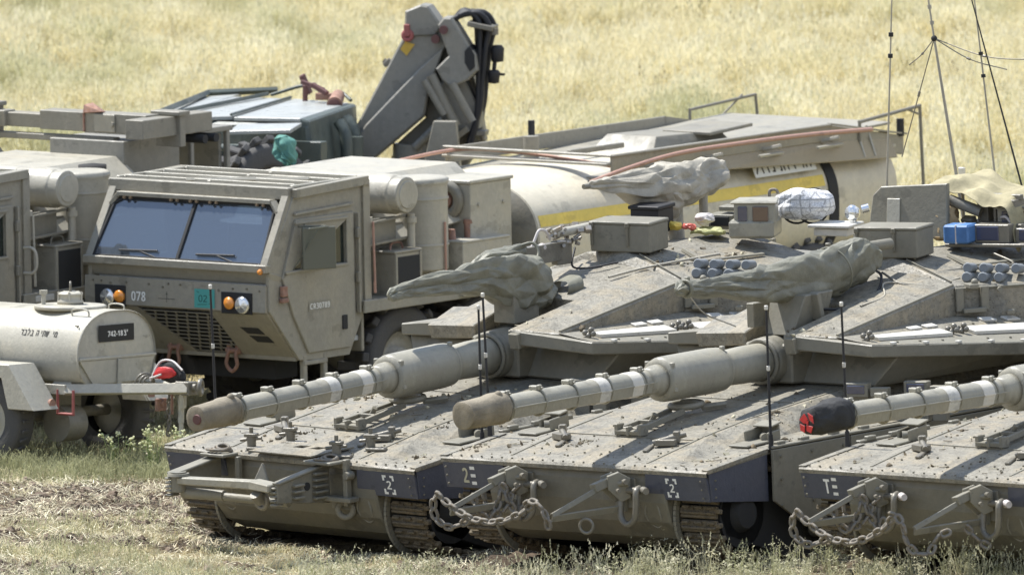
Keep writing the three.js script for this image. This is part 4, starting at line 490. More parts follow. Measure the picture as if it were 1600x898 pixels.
  mesh(t, 'guard_rail', [C([-1.2, 2.5, -10.95], [-1.2, 2.66, -10.95], 0.018, 0.018, 8), C([-1.2, 2.65, -10.94], [-1.2, 2.72, -12.2], 0.018, 0.018, 8), C([-1.2, 2.73, -12.2], [-1.2, 2.3, -12.25], 0.018, 0.018, 8), C([-1.2, 2.5, -11.5], [-1.2, 2.74, -11.95], 0.013, 0.013, 6)], M.truckDark);
  mesh(t, 'vent_cap', [C([-1.1, 2.6, -7.85], [-1.1, 2.8, -7.85], 0.04, 0.04, 12), C([1.2, 2.38, -11.8], [1.2, 2.58, -11.8], 0.045, 0.045, 12)], M.black);
  mesh(t, 'rear_pipe', [C([1.15, 2.28, -11.3], [1.15, 2.28, -11.7], 0.06, 0.06, 12)], M.truckPale);
}
// neighbouring truck, mostly outside the frame, with a lifting frame behind its cab
const loader = thing('lifting_truck', 'sand coloured truck at the left edge with a steel lifting frame behind its cab', 'truck', null, [-7.49, 0.225, -13.173], -38, 2.0, -0.2);
buildTruckFront(loader, false);
for (const z of [-2.5, -4.0, -8.6]) for (const x of [-1.02, 1.02]) wheel(loader, x, 0.66, z);
{
  const t = loader;
  mesh(t, 'grab_handle', [tube([[1.36, 1.95, -1.62], [1.46, 1.95, -1.64], [1.50, 1.9, -1.66], [1.50, 1.72, -1.66], [1.46, 1.67, -1.64], [1.36, 1.67, -1.62]], 0.02, 24, 7)], M.truckPale);
  mesh(t, 'exhaust_stack', [lathe([[0, 2.2], [0.12, 2.2], [0.12, 2.6], [0.16, 2.62], [0.16, 2.68], [0, 2.70]], 20)], M.dark).position.set(0.75, 0, -3.62);
  mesh(t, 'fender_plate', [B(0.02, 0.07, 0.32, 1.385, 1.36, -1.95), B(0.02, 0.07, 0.26, 1.385, 1.37, -2.35)], M.white);
  mesh(t, 'tool_cabinet', [B(1.08, 1.1, 1.0, 0.08, 2.32, -4.85), B(0.06, 1.1, 0.06, 0.58, 2.32, -5.6), B(0.06, 1.1, 0.06, 0.58, 2.32, -6.25), B(0.06, 1.1, 0.06, -0.42, 2.32, -6.25), B(1.08, 0.06, 1.35, 0.08, 2.86, -5.65), B(0.9, 1.0, 0.05, 0.08, 2.3, -6.2)], M.crane);
  mesh(t, 'cabinet_mark', [B(0.12, 0.06, 0.006, 0.0, 2.50, -4.345)], M.white);
  const bm = mesh(t, 'lifting_beam', [B(1.55, 0.22, 0.26, 0.12, 3.06, -4.55), B(0.55, 0.16, 0.2, -0.92, 3.04, -4.55), B(1.3, 0.18, 0.2, -1.8, 3.05, -4.5), B(0.26, 0.22, 1.25, 0.98, 3.04, -4.72), B(2.6, 0.07, 0.12, -0.9, 2.86, -4.5)], M.truckDark);
  mesh(bm, 'beam_clamp', [B(0.10, 0.40, 0.32, -1.42, 3.0, -4.5), B(0.22, 0.05, 0.3, -1.42, 3.2, -4.5)], M.truckDark); mesh(bm, 'beam_clamp', [B(0.36, 0.36, 0.10, 0.98, 2.98, -4.75), B(0.42, 0.05, 0.2, 0.98, 3.18, -4.75)], M.truckDark);
  mesh(bm, 'red_bracket', [hull([[0.0, 3.17, -4.4], [0.0, 3.25, -4.42], [0.06, 3.27, -4.5], [0.26, 3.19, -4.4], [0.2, 3.17, -4.55], [0.02, 3.17, -4.55]], 0.006), B(0.02, 0.22, 0.03, 0.0, 3.06, -4.41)], M.rustRed);
  mesh(bm, 'bolt_plate', [B(0.3, 0.2, 0.02, 0.3, 3.06, -4.41), B(0.16, 0.10, 0.03, -1.75, 3.03, -4.38), C([0.42, 3.05, -4.40], [0.42, 3.05, -4.37], 0.03, 0.03, 8)], M.truck);
  mesh(bm, 'roller', [C([0.8, 2.86, -5.1], [1.2, 2.86, -5.1], 0.05, 0.05, 12), C([0.8, 2.86, -5.3], [1.2, 2.86, -5.3], 0.05, 0.05, 12)], M.dark);
  mesh(t, 'diagonal_brace', [bar([-1.62, 2.84, -4.55], [-1.05, 2.3, -4.55], 0.13, 0.08)], M.truckDark);
}
// ---------- water trailer (x to its left, z to its hitch) ----------
const trailer = thing('water_trailer', 'pale water tank trailer with black number plate 742-18 and round hatch', 'trailer', null, [-5.082, 0.06, -11.125], 49, 0, 0);
{
  const t = trailer, prof = [[0, 0.86], [0.38, 0.87], [0.54, 0.93], [0.62, 1.06], [0.64, 1.2], [0.62, 1.36], [0.54, 1.51], [0.40, 1.62], [0.2, 1.685], [0, 1.695]], full = prof.concat(prof.slice(1, -1).reverse().map(([x, y]) => [-x, y])), cv = new THREE.CatmullRomCurve3(full.map(([x, y]) => V(x, y, 0)), true), ring = (u, k = 1) => { const p = cv.getPoint(u); return [p.x * k, 1.275 + (p.y - 1.275) * k]; };
  const body = mesh(t, 'tank_body', [surf(80, 2, (u, v) => { const [x, y] = ring(1 - u); return [x, y, mix(0.93, -1.7, v)]; }), surf(80, 10, (u, v) => { const [x, y] = ring(u, v); return [x, y, 0.93 + 0.035 * (1 - v * v)]; }), surf(80, 4, (u, v) => { const [x, y] = ring(1 - u, v); return [x, y, -1.7]; })], M.trailer);
  mesh(body, 'end_rim', [surf(80, 3, (u, v) => { const a = v * Math.PI, [x, y] = ring(1 - u, 1 + 0.014 * Math.sin(a)); return [x, y, 0.955 - 0.03 * v]; })], M.trailer);
  mesh(body, 'end_seam', [bar([-0.63, 1.18, 0.965], [0.63, 1.18, 0.965], 0.03, 0.022), hull([[-0.62, 1.16, 0.94], [0.62, 1.16, 0.94], [-0.4, 0.9, 0.94], [0.4, 0.9, 0.94], [-0.62, 1.16, 0.962], [0.62, 1.16, 0.962], [-0.4, 0.9, 0.955], [0.4, 0.9, 0.955]], 0.003), bar([0.02, 0.88, 0.97], [0.02, 1.16, 0.98], 0.07, 0.02)], M.trailer);
  decal(body, 'number_plate', 0.585, 0.185, canvasMat(256, 80, (g, w, h) => { g.fillStyle = '#2e2d2a'; g.fillRect(0, 0, w, h); g.fillStyle = '#f1f0ea'; g.font = 'bold 36px sans-serif'; g.textBaseline = 'middle'; g.fillText('742-18', 66, 44); g.strokeStyle = '#f1f0ea'; hebrew(g, "'צ", 218, 30, 24, 5); }), [-0.03, 1.45, 0.966], [0, 0.02, 1]);
  decal(body, 'small_stencil', 0.14, 0.05, canvasMat(96, 36, (g) => { g.strokeStyle = 'rgba(95,92,80,.8)'; hebrew(g, 'יוווי', 90, 8, 18, 4); }, clear), [0.47, 1.38, 0.962], [0, 0.02, 1]);
  { // stencilled lettering follows the curve of the tank
    const us = []; for (let i = 0; i <= 400; i++) { const [x, y] = ring(i / 400); if (x < 0 && y > 1.39 && y < 1.49) us.push(i / 400); } const u0 = Math.min(...us), u1 = Math.max(...us), up = ring(u1)[1] > ring(u0)[1], nu = 24, pos = [], uv = [], idx = [];
    for (let j = 0; j <= 6; j++) for (let i = 0; i <= nu; i++) { const [x, y] = ring(mix(u0, u1, up ? j / 6 : 1 - j / 6), 1.005); pos.push(x, y, mix(-0.06, 0.62, i / nu)); uv.push(i / nu, j / 6); }
    for (let j = 0; j < 6; j++) for (let i = 0; i < nu; i++) { const q = j * (nu + 1) + i; idx.push(q, q + 1, q + nu + 1, q + 1, q + nu + 2, q + nu + 1); }
    const g = new THREE.BufferGeometry(); g.setAttribute('position', new THREE.Float32BufferAttribute(pos, 3)); g.setAttribute('uv', new THREE.Float32BufferAttribute(uv, 2)); g.setIndex(idx); g.computeVertexNormals(); g.userData.done = true;
    mesh(body, 'side_lettering', g, canvasMat(512, 78, (c) => { c.strokeStyle = '#2b2a26'; hebrew(c, 'מי שתיה בלבד', 500, 18, 42, 7); }, clear)); }
  { const s = []; for (let i = 0; i < 9; i++) s.push([-0.50 - 0.004 * i, 1.54 - 0.035 * (i % 4), 0.80 + 0.03 * (i % 3)]); bolts(body, s, [-0.8, 0.6, 0], 0.7); }
  const hatch = mesh(t, 'hatch', [lathe([[0, 1.6], [0.30, 1.6], [0.30, 1.705], [0.40, 1.71], [0.405, 1.745], [0.38, 1.755], [0, 1.765]], 40), lathe([[0, 1.76], [0.145, 1.76], [0.145, 1.80], [0.125, 1.81], [0.125, 1.86], [0.14, 1.865], [0.14, 1.885], [0.09, 1.90], [0, 1.90]], 28), ...[0, 1, 2, 3, 4].map((k) => C([0.13 * Math.cos(k * 1.257), 1.78, 0.13 * Math.sin(k * 1.257)], [0.13 * Math.cos(k * 1.257), 1.90, 0.13 * Math.sin(k * 1.257)], 0.014, 0.014, 8))], M.trailer); hatch.position.set(0, -0.03, 0.26);
  mesh(hatch, 'lifting_eye', [T(new THREE.TorusGeometry(0.04, 0.012, 8, 20), 0.0, 1.965, 0.0, 0, 0.7), C([0, 1.89, 0], [0, 1.93, 0], 0.016, 0.016, 8)], M.steel);
  mesh(hatch, 'breather_pipe', [C([-0.20, 1.75, -0.22], [-0.20, 1.90, -0.22], 0.025, 0.025, 10), C([-0.20, 1.87, -0.22], [-0.20, 1.915, -0.22], 0.042, 0.046, 14)], M.trailer);
  mesh(t, 'tank_handle', [tube([[-0.36, 1.62, 0.62], [-0.37, 1.70, 0.62], [-0.37, 1.70, 0.86], [-0.36, 1.62, 0.86]], 0.010, 16, 6)], M.trailer); mesh(t, 'tank_handle', [tube([[0.15, 1.68, 0.70], [0.15, 1.735, 0.70], [0.15, 1.735, 0.92], [0.15, 1.68, 0.92]], 0.010, 16, 6)], M.trailer);
  for (const s of [-1, 1]) {
    mesh(t, 'drawbar_rail', [bar([0.6 * s, 0.84, -1.7], [0.6 * s, 0.84, 0.75], 0.07, 0.11), bar([0.6 * s, 0.84, 0.72], [0.05 * s, 0.885, 2.05], 0.07, 0.11), hull([[0.55 * s, 0.86, 0.75], [0.55 * s, 0.86, 0.45], [0.42 * s, 1.12, 0.7], [0.42 * s, 1.12, 0.66], [0.5 * s, 0.86, 0.75], [0.5 * s, 0.86, 0.45]], 0.004)], M.trailer);
    mesh(t, 'mudguard', [extX([[-0.72, 0.62], [-0.5, 1.13], [0.40, 1.13], [0.76, 0.64], [0.38, 0.64], [0.28, 0.98], [-0.36, 0.98], [-0.6, 0.62]], 0.96 * s, 0.42, 0.008), extX([[0.28, 1.0], [0.40, 1.1], [0.74, 0.64], [0.38, 0.64]], 0.74 * s, 0.02, 0.003)], M.trailer);
    mesh(t, 'reflector', [C([(0.82) * s, 0.70, 0.70], [0.82 * s, 0.70, 0.735], 0.05, 0.05, 14)], M.rustRed);
    const w = mesh(t, 'wheel', [latheZ([[0.27, -0.13], [0.33, -0.15], [0.45, -0.14], [0.49, -0.10], [0.50, 0], [0.49, 0.10], [0.45, 0.14], [0.33, 0.15], [0.27, 0.13]], 44), ...Array.from({ length: 30 }, (_, i) => { const a = i / 30 * Math.PI * 2; return T(T(B(0.02, 0.035, 0.25, 0, 0, 0, 0, 0.3), 0.5, 0, 0), 0, 0, 0, 0, 0, a); })], M.rubber); w.position.set(0.96 * s, 0.5, 0); w.rotation.y = s * Math.PI / 2; mesh(w, 'hub', [latheZ([[0, 0.02], [0.28, 0.0], [0.28, 0.10], [0.22, 0.05], [0.12, 0.06], [0.11, 0.12], [0, 0.13]], 28)], M.trailer);
  }
  mesh(t, 'axle', [C([-0.9, 0.5, 0], [0.9, 0.5, 0], 0.06, 0.06, 12), B(0.5, 0.3, 0.4, 0, 0.6, 0), C([-0.55, 0.45, 0.55], [-0.25, 0.45, 0.55], 0.2, 0.2, 18)], M.truckDark);
  mesh(t, 'red_stirrup', [C([-0.63, 0.84, 0.64], [-0.63, 0.57, 0.64], 0.016, 0.016, 8), C([-0.63, 0.84, 0.87], [-0.63, 0.57, 0.87], 0.016, 0.016, 8), C([-0.63, 0.575, 0.63], [-0.63, 0.575, 0.88], 0.016, 0.016, 8)], M.dullRed);
  mesh(t, 'tow_eye', [T(new THREE.TorusGeometry(0.075, 0.026, 10, 24), 0, 0.905, 2.19, 0, 0.5), C([0, 0.895, 1.98], [0, 0.9, 2.13], 0.045, 0.04, 14), B(0.16, 0.15, 0.2, 0, 0.885, 1.98)], M.steel);
  mesh(t, 'jack_leg', [C([0, 0.88, 1.9], [0, 0.5, 1.9], 0.035, 0.035, 12), C([0, 0.5, 1.9], [0, 0.12, 1.9], 0.026, 0.026, 12), C([0, 0.1, 1.9], [0, 0.125, 1.9], 0.1, 0.09, 18), T(ext([[-0.1, 0.12], [0.1, 0.12], [0.06, -0.12], [-0.06, -0.12]], 0.05), 0, 0.78, 1.93, 0, 0.5)], M.trailer);
  mesh(t, 'coiled_cable', [0, 1, 2].map((k) => T(new THREE.TorusGeometry(0.11 - k * 0.022, 0.013, 7, 26), -0.06, 0.92, 1.42 + k * 0.02, 0.2, -0.5 + 0.2 * k)), M.steel);
  mesh(t, 'tail_lamp', [B(0.16, 0.14, 0.05, 0.05, 0.68, 1.56), C([0.06, 0.69, 1.585], [0.06, 0.69, 1.6], 0.045, 0.04, 14), B(0.03, 0.26, 0.03, 0.12, 0.70, 1.66)], M.rustRed);
}
const frame = (g) => ({ position: g.position, rotation: g.rotation });
one('hose_bag', 'small red and black round bag lying on the trailer drawbar', 'bag', [cloth([[-0.03, 0.98, 1.56, 0.02, 0.03], [0, 1.03, 1.6, 0.06, 0.085], [0.02, 1.045, 1.74, 0.07, 0.105], [0.02, 1.0, 1.9, 0.05, 0.06], [0.0, 0.97, 1.95, 0.02, 0.02]], 4.2, 0.25, 30, 30)], M.blackCloth, frame(trailer));
{ const b = scene.children[scene.children.length - 1]; mesh(b, 'red_flap', [cloth([[-0.06, 1.0, 1.55, 0.02, 0.03], [-0.045, 1.04, 1.64, 0.035, 0.065], [-0.04, 1.05, 1.78, 0.038, 0.06], [-0.02, 1.04, 1.86, 0.02, 0.02]], 8.2, 0.2, 24, 24)], M.red); mesh(b, 'strap', [tube([[-0.08, 0.95, 1.52], [-0.02, 1.16, 1.62], [0.0, 1.175, 1.76], [-0.02, 1.08, 1.94]], 0.014, 24, 6), tube([[-0.11, 0.98, 1.54], [-0.12, 1.0, 1.62], [-0.1, 1.03, 1.7]], 0.012, 14, 6)], M.bagWhite); }
{ const pts = []; for (let i = 0; i <= 12; i++) pts.push([0.02, 0.88 - i * 0.045, 1.70 + 0.01 * Math.sin(i)]); chain('drawbar_chain', 'thin safety chain hanging from the drawbar of the water trailer', pts, trailer, 0.5); }

// ---------- chains ----------
function chain(name, label, pts, holder, k = 0.9) {
  const c = new THREE.CatmullRomCurve3(pts.map((p) => V(...p))), L = c.getLength(), n = Math.max(2, Math.round(L / (0.092 * k / 0.72))), o = thing(name, label, 'chain');
  o.position.copy(holder.position); o.rotation.copy(holder.rotation);
  for (let i = 0; i < n; i++) { const u = (i + 0.5) / n, p = c.getPointAt(u), d = c.getTangentAt(u), m = mesh(o, 'chain_link', chainLink, M.chain); m.position.copy(p); m.quaternion.setFromUnitVectors(V(0, 1, 0), d).multiply(new THREE.Quaternion().setFromAxisAngle(V(0, 1, 0), (i % 2) * Math.PI / 2 + 0.5 + rr(-0.25, 0.25))); m.scale.setScalar(k); }
  return o;
}
const sag = (a, b, d, n = 5) => { const p = []; for (let i = 0; i <= n; i++) { const t = i / n; p.push([mix(a[0], b[0], t), mix(a[1], b[1], t) - d * 4 * t * (1 - t), mix(a[2], b[2], t)]); } return p; };

// ---------- towing arms on tanks 2 and 3, bracket on tank 1 ----------
function towArms(t, pale) {
  for (const [x0, x1] of [[-0.74, -0.98], [0.66, 0.42]]) {
    const r = [x0, 1.12, 3.86], e = [x1, 0.80, 4.68], arm = mesh(t, 'towing_arm', [bar(r, e, 0.045, 0.055), bar([r[0] - 0.05, 1.10, 3.9], [mix(r[0], e[0], 0.38), 1.035, 4.17], 0.10, 0.09), bar([e[0], e[1] - 0.03, e[2]], [x0 + 0.06, 0.80, 3.86], 0.028, 0.075),
      T(ext([[-0.12, 0.08], [0.0, 0.12], [0.12, 0.05], [0.12, -0.16], [0.02, -0.2], [-0.12, -0.06]], 0.07), x0 + 0.05, 1.07, 3.92, 0, 0.9), T(ext([[-0.12, 0.08], [0.0, 0.12], [0.12, 0.05], [0.12, -0.16], [0.02, -0.2], [-0.12, -0.06]], 0.035), x0 - 0.06, 1.06, 3.90, 0, 0.9), C([x0 - 0.1, 1.06, 3.98], [x0 + 0.17, 1.07, 3.9], 0.03, 0.03, 10), B(0.1, 0.36, 0.06, x0, 0.93, 3.80), B(0.28, 0.32, 0.04, x0 + 0.02, 0.95, 3.765)], M.tank);
    mesh(arm, 'arm_bolt', [C([x0 + 0.13, 1.09, 3.93], [x0 + 0.18, 1.09, 3.95], 0.03, 0.03, 6), C([x0 + 0.10, 1.0, 4.0], [x0 + 0.14, 1.0, 4.02], 0.025, 0.025, 6)], M.steel);
    const sx = x0 + 0.30; mesh(t, 'towing_shackle', [tube([[sx - 0.02, 1.02, 3.86], [sx + 0.02, 1.0, 3.96], [sx + 0.02, 0.85, 3.97], [sx - 0.02, 0.70, 3.96], [sx - 0.12, 0.64, 3.95], [sx - 0.22, 0.70, 3.93], [sx - 0.24, 0.86, 3.90], [sx - 0.22, 0.98, 3.86]], 0.034, 46, 10), C([sx - 0.3, 0.98, 3.86], [sx + 0.08, 1.0, 3.86], 0.035, 0.035, 12)], M.steel);
    mesh(t, 'shackle_pin', [C([sx + 0.05, 1.0, 3.88], [sx + 0.13, 1.0, 3.93], 0.045, 0.035, 12)], pale ? M.bagWhite : M.steel);
  }
}
towArms(tank2, false); towArms(tank3, true);
for (const t of [tank2, tank3]) {
  const k = t === tank2 ? 'middle tank' : 'right-hand tank', d = t === tank2 ? 0 : -0.06;
  chain('tow_chain', 'heavy steel chain slung between both towing arms of the ' + k, sag([-1.18, 0.97 + d, 4.66], [0.20, 0.92, 4.72], 0.25 + (d ? 0.05 : 0), 6), t);
  chain('tow_chain', 'heavy chain loop hung down left of the first arm of the ' + k, [[-1.18, 0.96 + d, 4.62], [-1.27, 0.86 + d, 4.60], [-1.27, 0.70 + d, 4.58], [-1.14, 0.60 + d, 4.56], [-0.98, 0.62 + d, 4.54], [-0.86, 0.68 + d, 4.52]], t);
  chain('tow_chain', 'short chain end wrapped over the second arm of the ' + k, d ? [[0.12, 0.94, 4.7], [0.24, 0.93, 4.74], [0.33, 0.82, 4.75], [0.36, 0.68, 4.74], [0.44, 0.56, 4.7], [0.56, 0.55, 4.62], [0.60, 0.70, 4.52], [0.70, 0.76, 4.42]] : [[0.08, 0.90, 4.7], [0.2, 0.95, 4.74], [0.34, 0.88, 4.75], [0.40, 0.77, 4.74], [0.40, 0.66, 4.72]], t);
  chain('tow_chain', 'chain bundle hanging beneath the first arm of the ' + k, [[-0.98, 0.92, 4.30], [-0.92, 0.74, 4.28], [-0.82, 0.66, 4.24], [-0.76, 0.80, 4.16], [-0.74, 0.98, 4.10], [-0.66, 0.78, 4.06], [-0.58, 0.66, 4.02], [-0.54, 0.78, 3.98]], t);
  chain('tow_chain', 'second chain bundle dangling behind the first arm of the ' + k, [[-0.92, 0.96, 4.2], [-0.88, 0.80, 4.2], [-0.80, 0.70, 4.16], [-0.72, 0.74, 4.1], [-0.68, 0.9, 4.02], [-0.6, 1.0, 3.96]], t);
  if (d) chain('tow_chain', 'chain running from the second arm down to the shackle of the right-hand tank', [[0.62, 0.78, 4.1], [0.72, 0.66, 4.05], [0.80, 0.58, 4.0], [0.86, 0.55, 3.97]], t);
  else mesh(t, 'loose_ring', [T(new THREE.TorusGeometry(0.075, 0.017, 8, 24), 0.60, 0.66, 4.34, 0, 0.3)], M.steel);
}
decal(tank3, 'hull_number', 0.36, 0.085, canvasMat(256, 60, (g, w, h) => { g.fillStyle = '#2d2a22'; g.fillRect(0, 0, w, h); g.fillStyle = '#8f8a78'; g.font = 'bold 52px sans-serif'; g.textAlign = 'center'; g.textBaseline = 'middle'; g.fillText('824511', w / 2, h / 2 + 2, 220); }), [-0.18, 0.76, 3.655], [0, -0.28, 1]);
decal(tank2, 'tactical_mark', 0.185, 0.215, MARK.two, [-1.46, 1.035, 3.776], [0, -0.225, 1]); decal(tank2, 'tactical_mark', 0.15, 0.21, MARK.framed, [1.32, 1.03, 3.774], [0, -0.225, 1]);
decal(tank3, 'tactical_mark', 0.185, 0.205, MARK.tee, [-1.42, 1.04, 3.776], [0, -0.225, 1]); decal(tank3, 'tactical_mark', 0.15, 0.21, MARK.framed, [1.44, 1.03, 3.774], [0, -0.225, 1]);
decal(tank1, 'tactical_mark', 0.165, 0.215, MARK.framed, [1.42, 1.03, 3.774], [0, -0.225, 1]);
{ // tank 1: towing frame bolted to the nose
  const t = tank1, br = (x0, z1, h0, h1, yt, ye) => extX([[3.80, yt], [z1, ye], [z1, ye - h1], [3.80, yt - h0]], x0, 0.045, 0.006);
  const f = mesh(t, 'nose_bracket', [br(-1.02, 4.55, 0.34, 0.2, 1.17, 1.06), B(0.16, 0.03, 0.74, -1.02, 1.125, 4.18, 0.145), ...[0, 1, 2, 3, 4].map((k) => B(0.09, 0.025, 0.14, -1.05, 1.02 - k * 0.045, 4.52)), B(0.35, 0.035, 0.3, -0.92, 1.21, 3.88), B(0.06, 0.34, 0.06, -0.72, 1.02, 3.83)], M.tank);
  mesh(t, 'nose_bracket', [br(0.56, 4.62, 0.42, 0.2, 1.20, 1.07), B(0.10, 0.028, 0.84, 0.56, 1.145, 4.21, 0.155), ...[0, 1, 2, 3, 4].map((k) => B(0.08, 0.025, 0.14, 0.53, 1.03 - k * 0.045, 4.58)), ...[0, 1, 2, 3, 4].map((k) => B(0.09, 0.028, 0.2, 0.60, 1.12 - k * 0.065, 3.98)), ...[0, 1, 2].map((k) => B(0.08, 0.028, 0.16, 0.60, 1.03 - k * 0.065, 4.32)), B(0.4, 0.035, 0.28, 0.62, 1.235, 3.9), B(0.42, 0.05, 0.16, 0.76, 0.84, 3.84), B(0.06, 0.5, 0.08, 0.86, 1.02, 3.83)], M.tank);
  mesh(t, 'bracket_hole', [C([0.583, 1.0, 4.16], [0.590, 1.0, 4.16], 0.045, 0.045, 16)], M.dark);
  mesh(t, 'towing_bar', [hull([[-0.94, 1.03, 4.46], [-0.94, 1.03, 4.56], [-0.94, 0.975, 4.46], [-0.94, 0.975, 4.56], [0.18, 1.07, 4.46], [0.18, 1.07, 4.58], [0.18, 1.0, 4.46], [0.18, 1.0, 4.58]], 0.012), hull([[0.16, 1.075, 4.44], [0.16, 1.075, 4.6], [0.16, 1.0, 4.44], [0.16, 1.0, 4.6], [0.5, 1.06, 4.5], [0.5, 1.06, 4.68], [0.5, 1.0, 4.5], [0.5, 1.0, 4.68]], 0.012)], M.barrel);
  mesh(t, 'pivot_pin', [C([-0.97, 0.88, 4.5], [-0.97, 1.09, 4.5], 0.085, 0.085, 20), C([-0.97, 1.05, 4.5], [-0.97, 1.075, 4.5], 0.125, 0.115, 22)], M.tank); mesh(t, 'pivot_pin', [C([0.24, 0.86, 4.52], [0.24, 0.95, 4.6], 0.065, 0.065, 18), T(new THREE.TorusGeometry(0.075, 0.03, 8, 20), 0.24, 0.86, 4.5)], M.steel);
  mesh(t, 'cross_shaft', [C([-0.95, 0.86, 4.45], [-0.4, 0.86, 4.4], 0.06, 0.06, 14), C([-0.4, 0.85, 4.4], [0.5, 0.84, 4.36], 0.045, 0.045, 14), T(hull([[-0.08, -0.1, 0], [0.08, -0.1, 0], [0, 0.1, 0], [-0.08, -0.1, 0.03], [0.08, -0.1, 0.03], [0, 0.1, 0.03]], 0.01), -0.02, 1.10, 4.2, -0.3, 0.4)], M.tank);
  mesh(t, 'deck_plate', [T(ext([[-0.52, -0.22], [0.38, -0.22], [0.62, 0.22], [-0.30, 0.22]], 0.02, 0.004, [[[-0.10, 0.02], [0.05, 0.02], [0.10, 0.11], [-0.05, 0.11]], [[0.14, 0.02], [0.28, 0.02], [0.36, 0.11], [0.20, 0.11]]]), 0.0, 1.30, 3.66, -Math.PI / 2 + 0.15, 0)], M.deck);
  for (const [x, z] of [[-0.62, 3.72], [-0.30, 3.45], [0.62, 3.72], [0.84, 3.42]]) { const y = deckY(x, z); mesh(t, 'clamp_post', [C([x, y, z], [x, y + 0.17, z], 0.05, 0.05, 10), B(0.14, 0.04, 0.10, x, y + 0.16, z, 0, 0.4), C([x - 0.12, y + 0.10, z + 0.04], [x + 0.12, y + 0.13, z - 0.03], 0.018, 0.018, 8), B(0.22, 0.035, 0.10, x + 0.08, y + 0.02, z, 0, 0.4), C([x, y + 0.16, z], [x, y + 0.24, z], 0.022, 0.022, 8)], M.steel); }
  for (const x of [-0.95, 0.62]) mesh(t, 'rope_coil', [0, 1, 2, 3].map((k) => T(new THREE.TorusGeometry(0.13 - k * 0.022, 0.016, 6, 24), x + 0.02 * k, 1.25 + 0.012 * k, 3.88, Math.PI / 2 + 0.14 * (k - 1), 0.3 * k)), M.chain);
  mesh(t, 'hook_eye', [T(new THREE.TorusGeometry(0.085, 0.035, 8, 22), 0.78, 0.72, 3.78, 0, 0.4), B(0.3, 0.14, 0.06, 0.7, 0.78, 3.72), C([0.90, 1.10, 3.80], [0.90, 1.10, 3.9], 0.05, 0.04, 12)], M.tank);
}
// muzzle plugs and cap
const gunFrame = (t) => { t.updateMatrixWorld(true); const g = part(t, 'gun'), p = V(), q = new THREE.Quaternion(), s = V(); g.updateWorldMatrix(true, false); g.matrixWorld.decompose(p, q, s); return { position: p, rotation: new THREE.Euler().setFromQuaternion(q) }; };
const plug = (seed, k) => [cloth([[0, 0, 4.44, 0.138 * k, 0.138 * k], [0, 0.005, 4.50, 0.150 * k, 0.154 * k], [0, 0.006, 4.62, 0.150 * k, 0.154 * k], [0, 0, 4.72, 0.143 * k, 0.147 * k], [0, -0.005, 5.02, 0.134 * k, 0.138 * k], [0, -0.005, 5.085, 0.13 * k, 0.133 * k], [0, -0.005, 5.10, 0.10 * k, 0.10 * k]], seed, 0.05, 48, 70), T(new THREE.TorusGeometry(0.148, 0.014, 8, 28), 0, 0, 4.49), T(new THREE.IcosahedronGeometry(0.045, 1), 0.05, 0.155, 4.56)];
one('muzzle_cover', 'brown leather-like cover on the gun muzzle of the leftmost tank', 'muzzle cover', plug(1.3, 1), M.canvasBrown, gunFrame(tank1));
mesh(scene.children[scene.children.length - 1], 'end_disc', [C([0.03, -0.01, 5.09], [0.03, -0.01, 5.115], 0.06, 0.05, 20)], M.maroon);
one('muzzle_cover', 'brown mottled cover on the gun muzzle of the middle tank', 'muzzle cover', plug(6.8, 1.09), M.canvasBrown, gunFrame(tank2));
one('muzzle_cover', 'black cloth cap with red markings on the right-hand gun muzzle', 'muzzle cover', [cloth([[0, 0, 4.42, 0.135, 0.135], [0, 0.01, 4.5, 0.155, 0.16], [0, 0.01, 4.62, 0.17, 0.18], [0, 0.0, 4.8, 0.155, 0.16], [0, -0.01, 4.98, 0.135, 0.14], [0, -0.01, 5.03, 0.09, 0.09]], 3.9, 0.2, 48, 70, 1.6, 6)], M.blackCloth, gunFrame(tank3));
mesh(scene.children[scene.children.length - 1], 'red_marking', [[[-0.10, 0.02], [-0.03, 0.09], [0.02, 0.03], [-0.03, -0.02]], [[0.02, 0.10], [0.09, 0.07], [0.10, -0.01], [0.04, 0.03]], [[-0.09, -0.02], [-0.02, -0.04], [-0.03, -0.11], [-0.09, -0.09]], [[0.0, -0.03], [0.09, -0.04], [0.06, -0.11], [0.0, -0.09]], [[-0.03, 0.0], [0.03, 0.02], [0.02, -0.03]]].map((p) => T(ext(p, 0.008, 0.002), 0, -0.01, 5.036)), M.red);

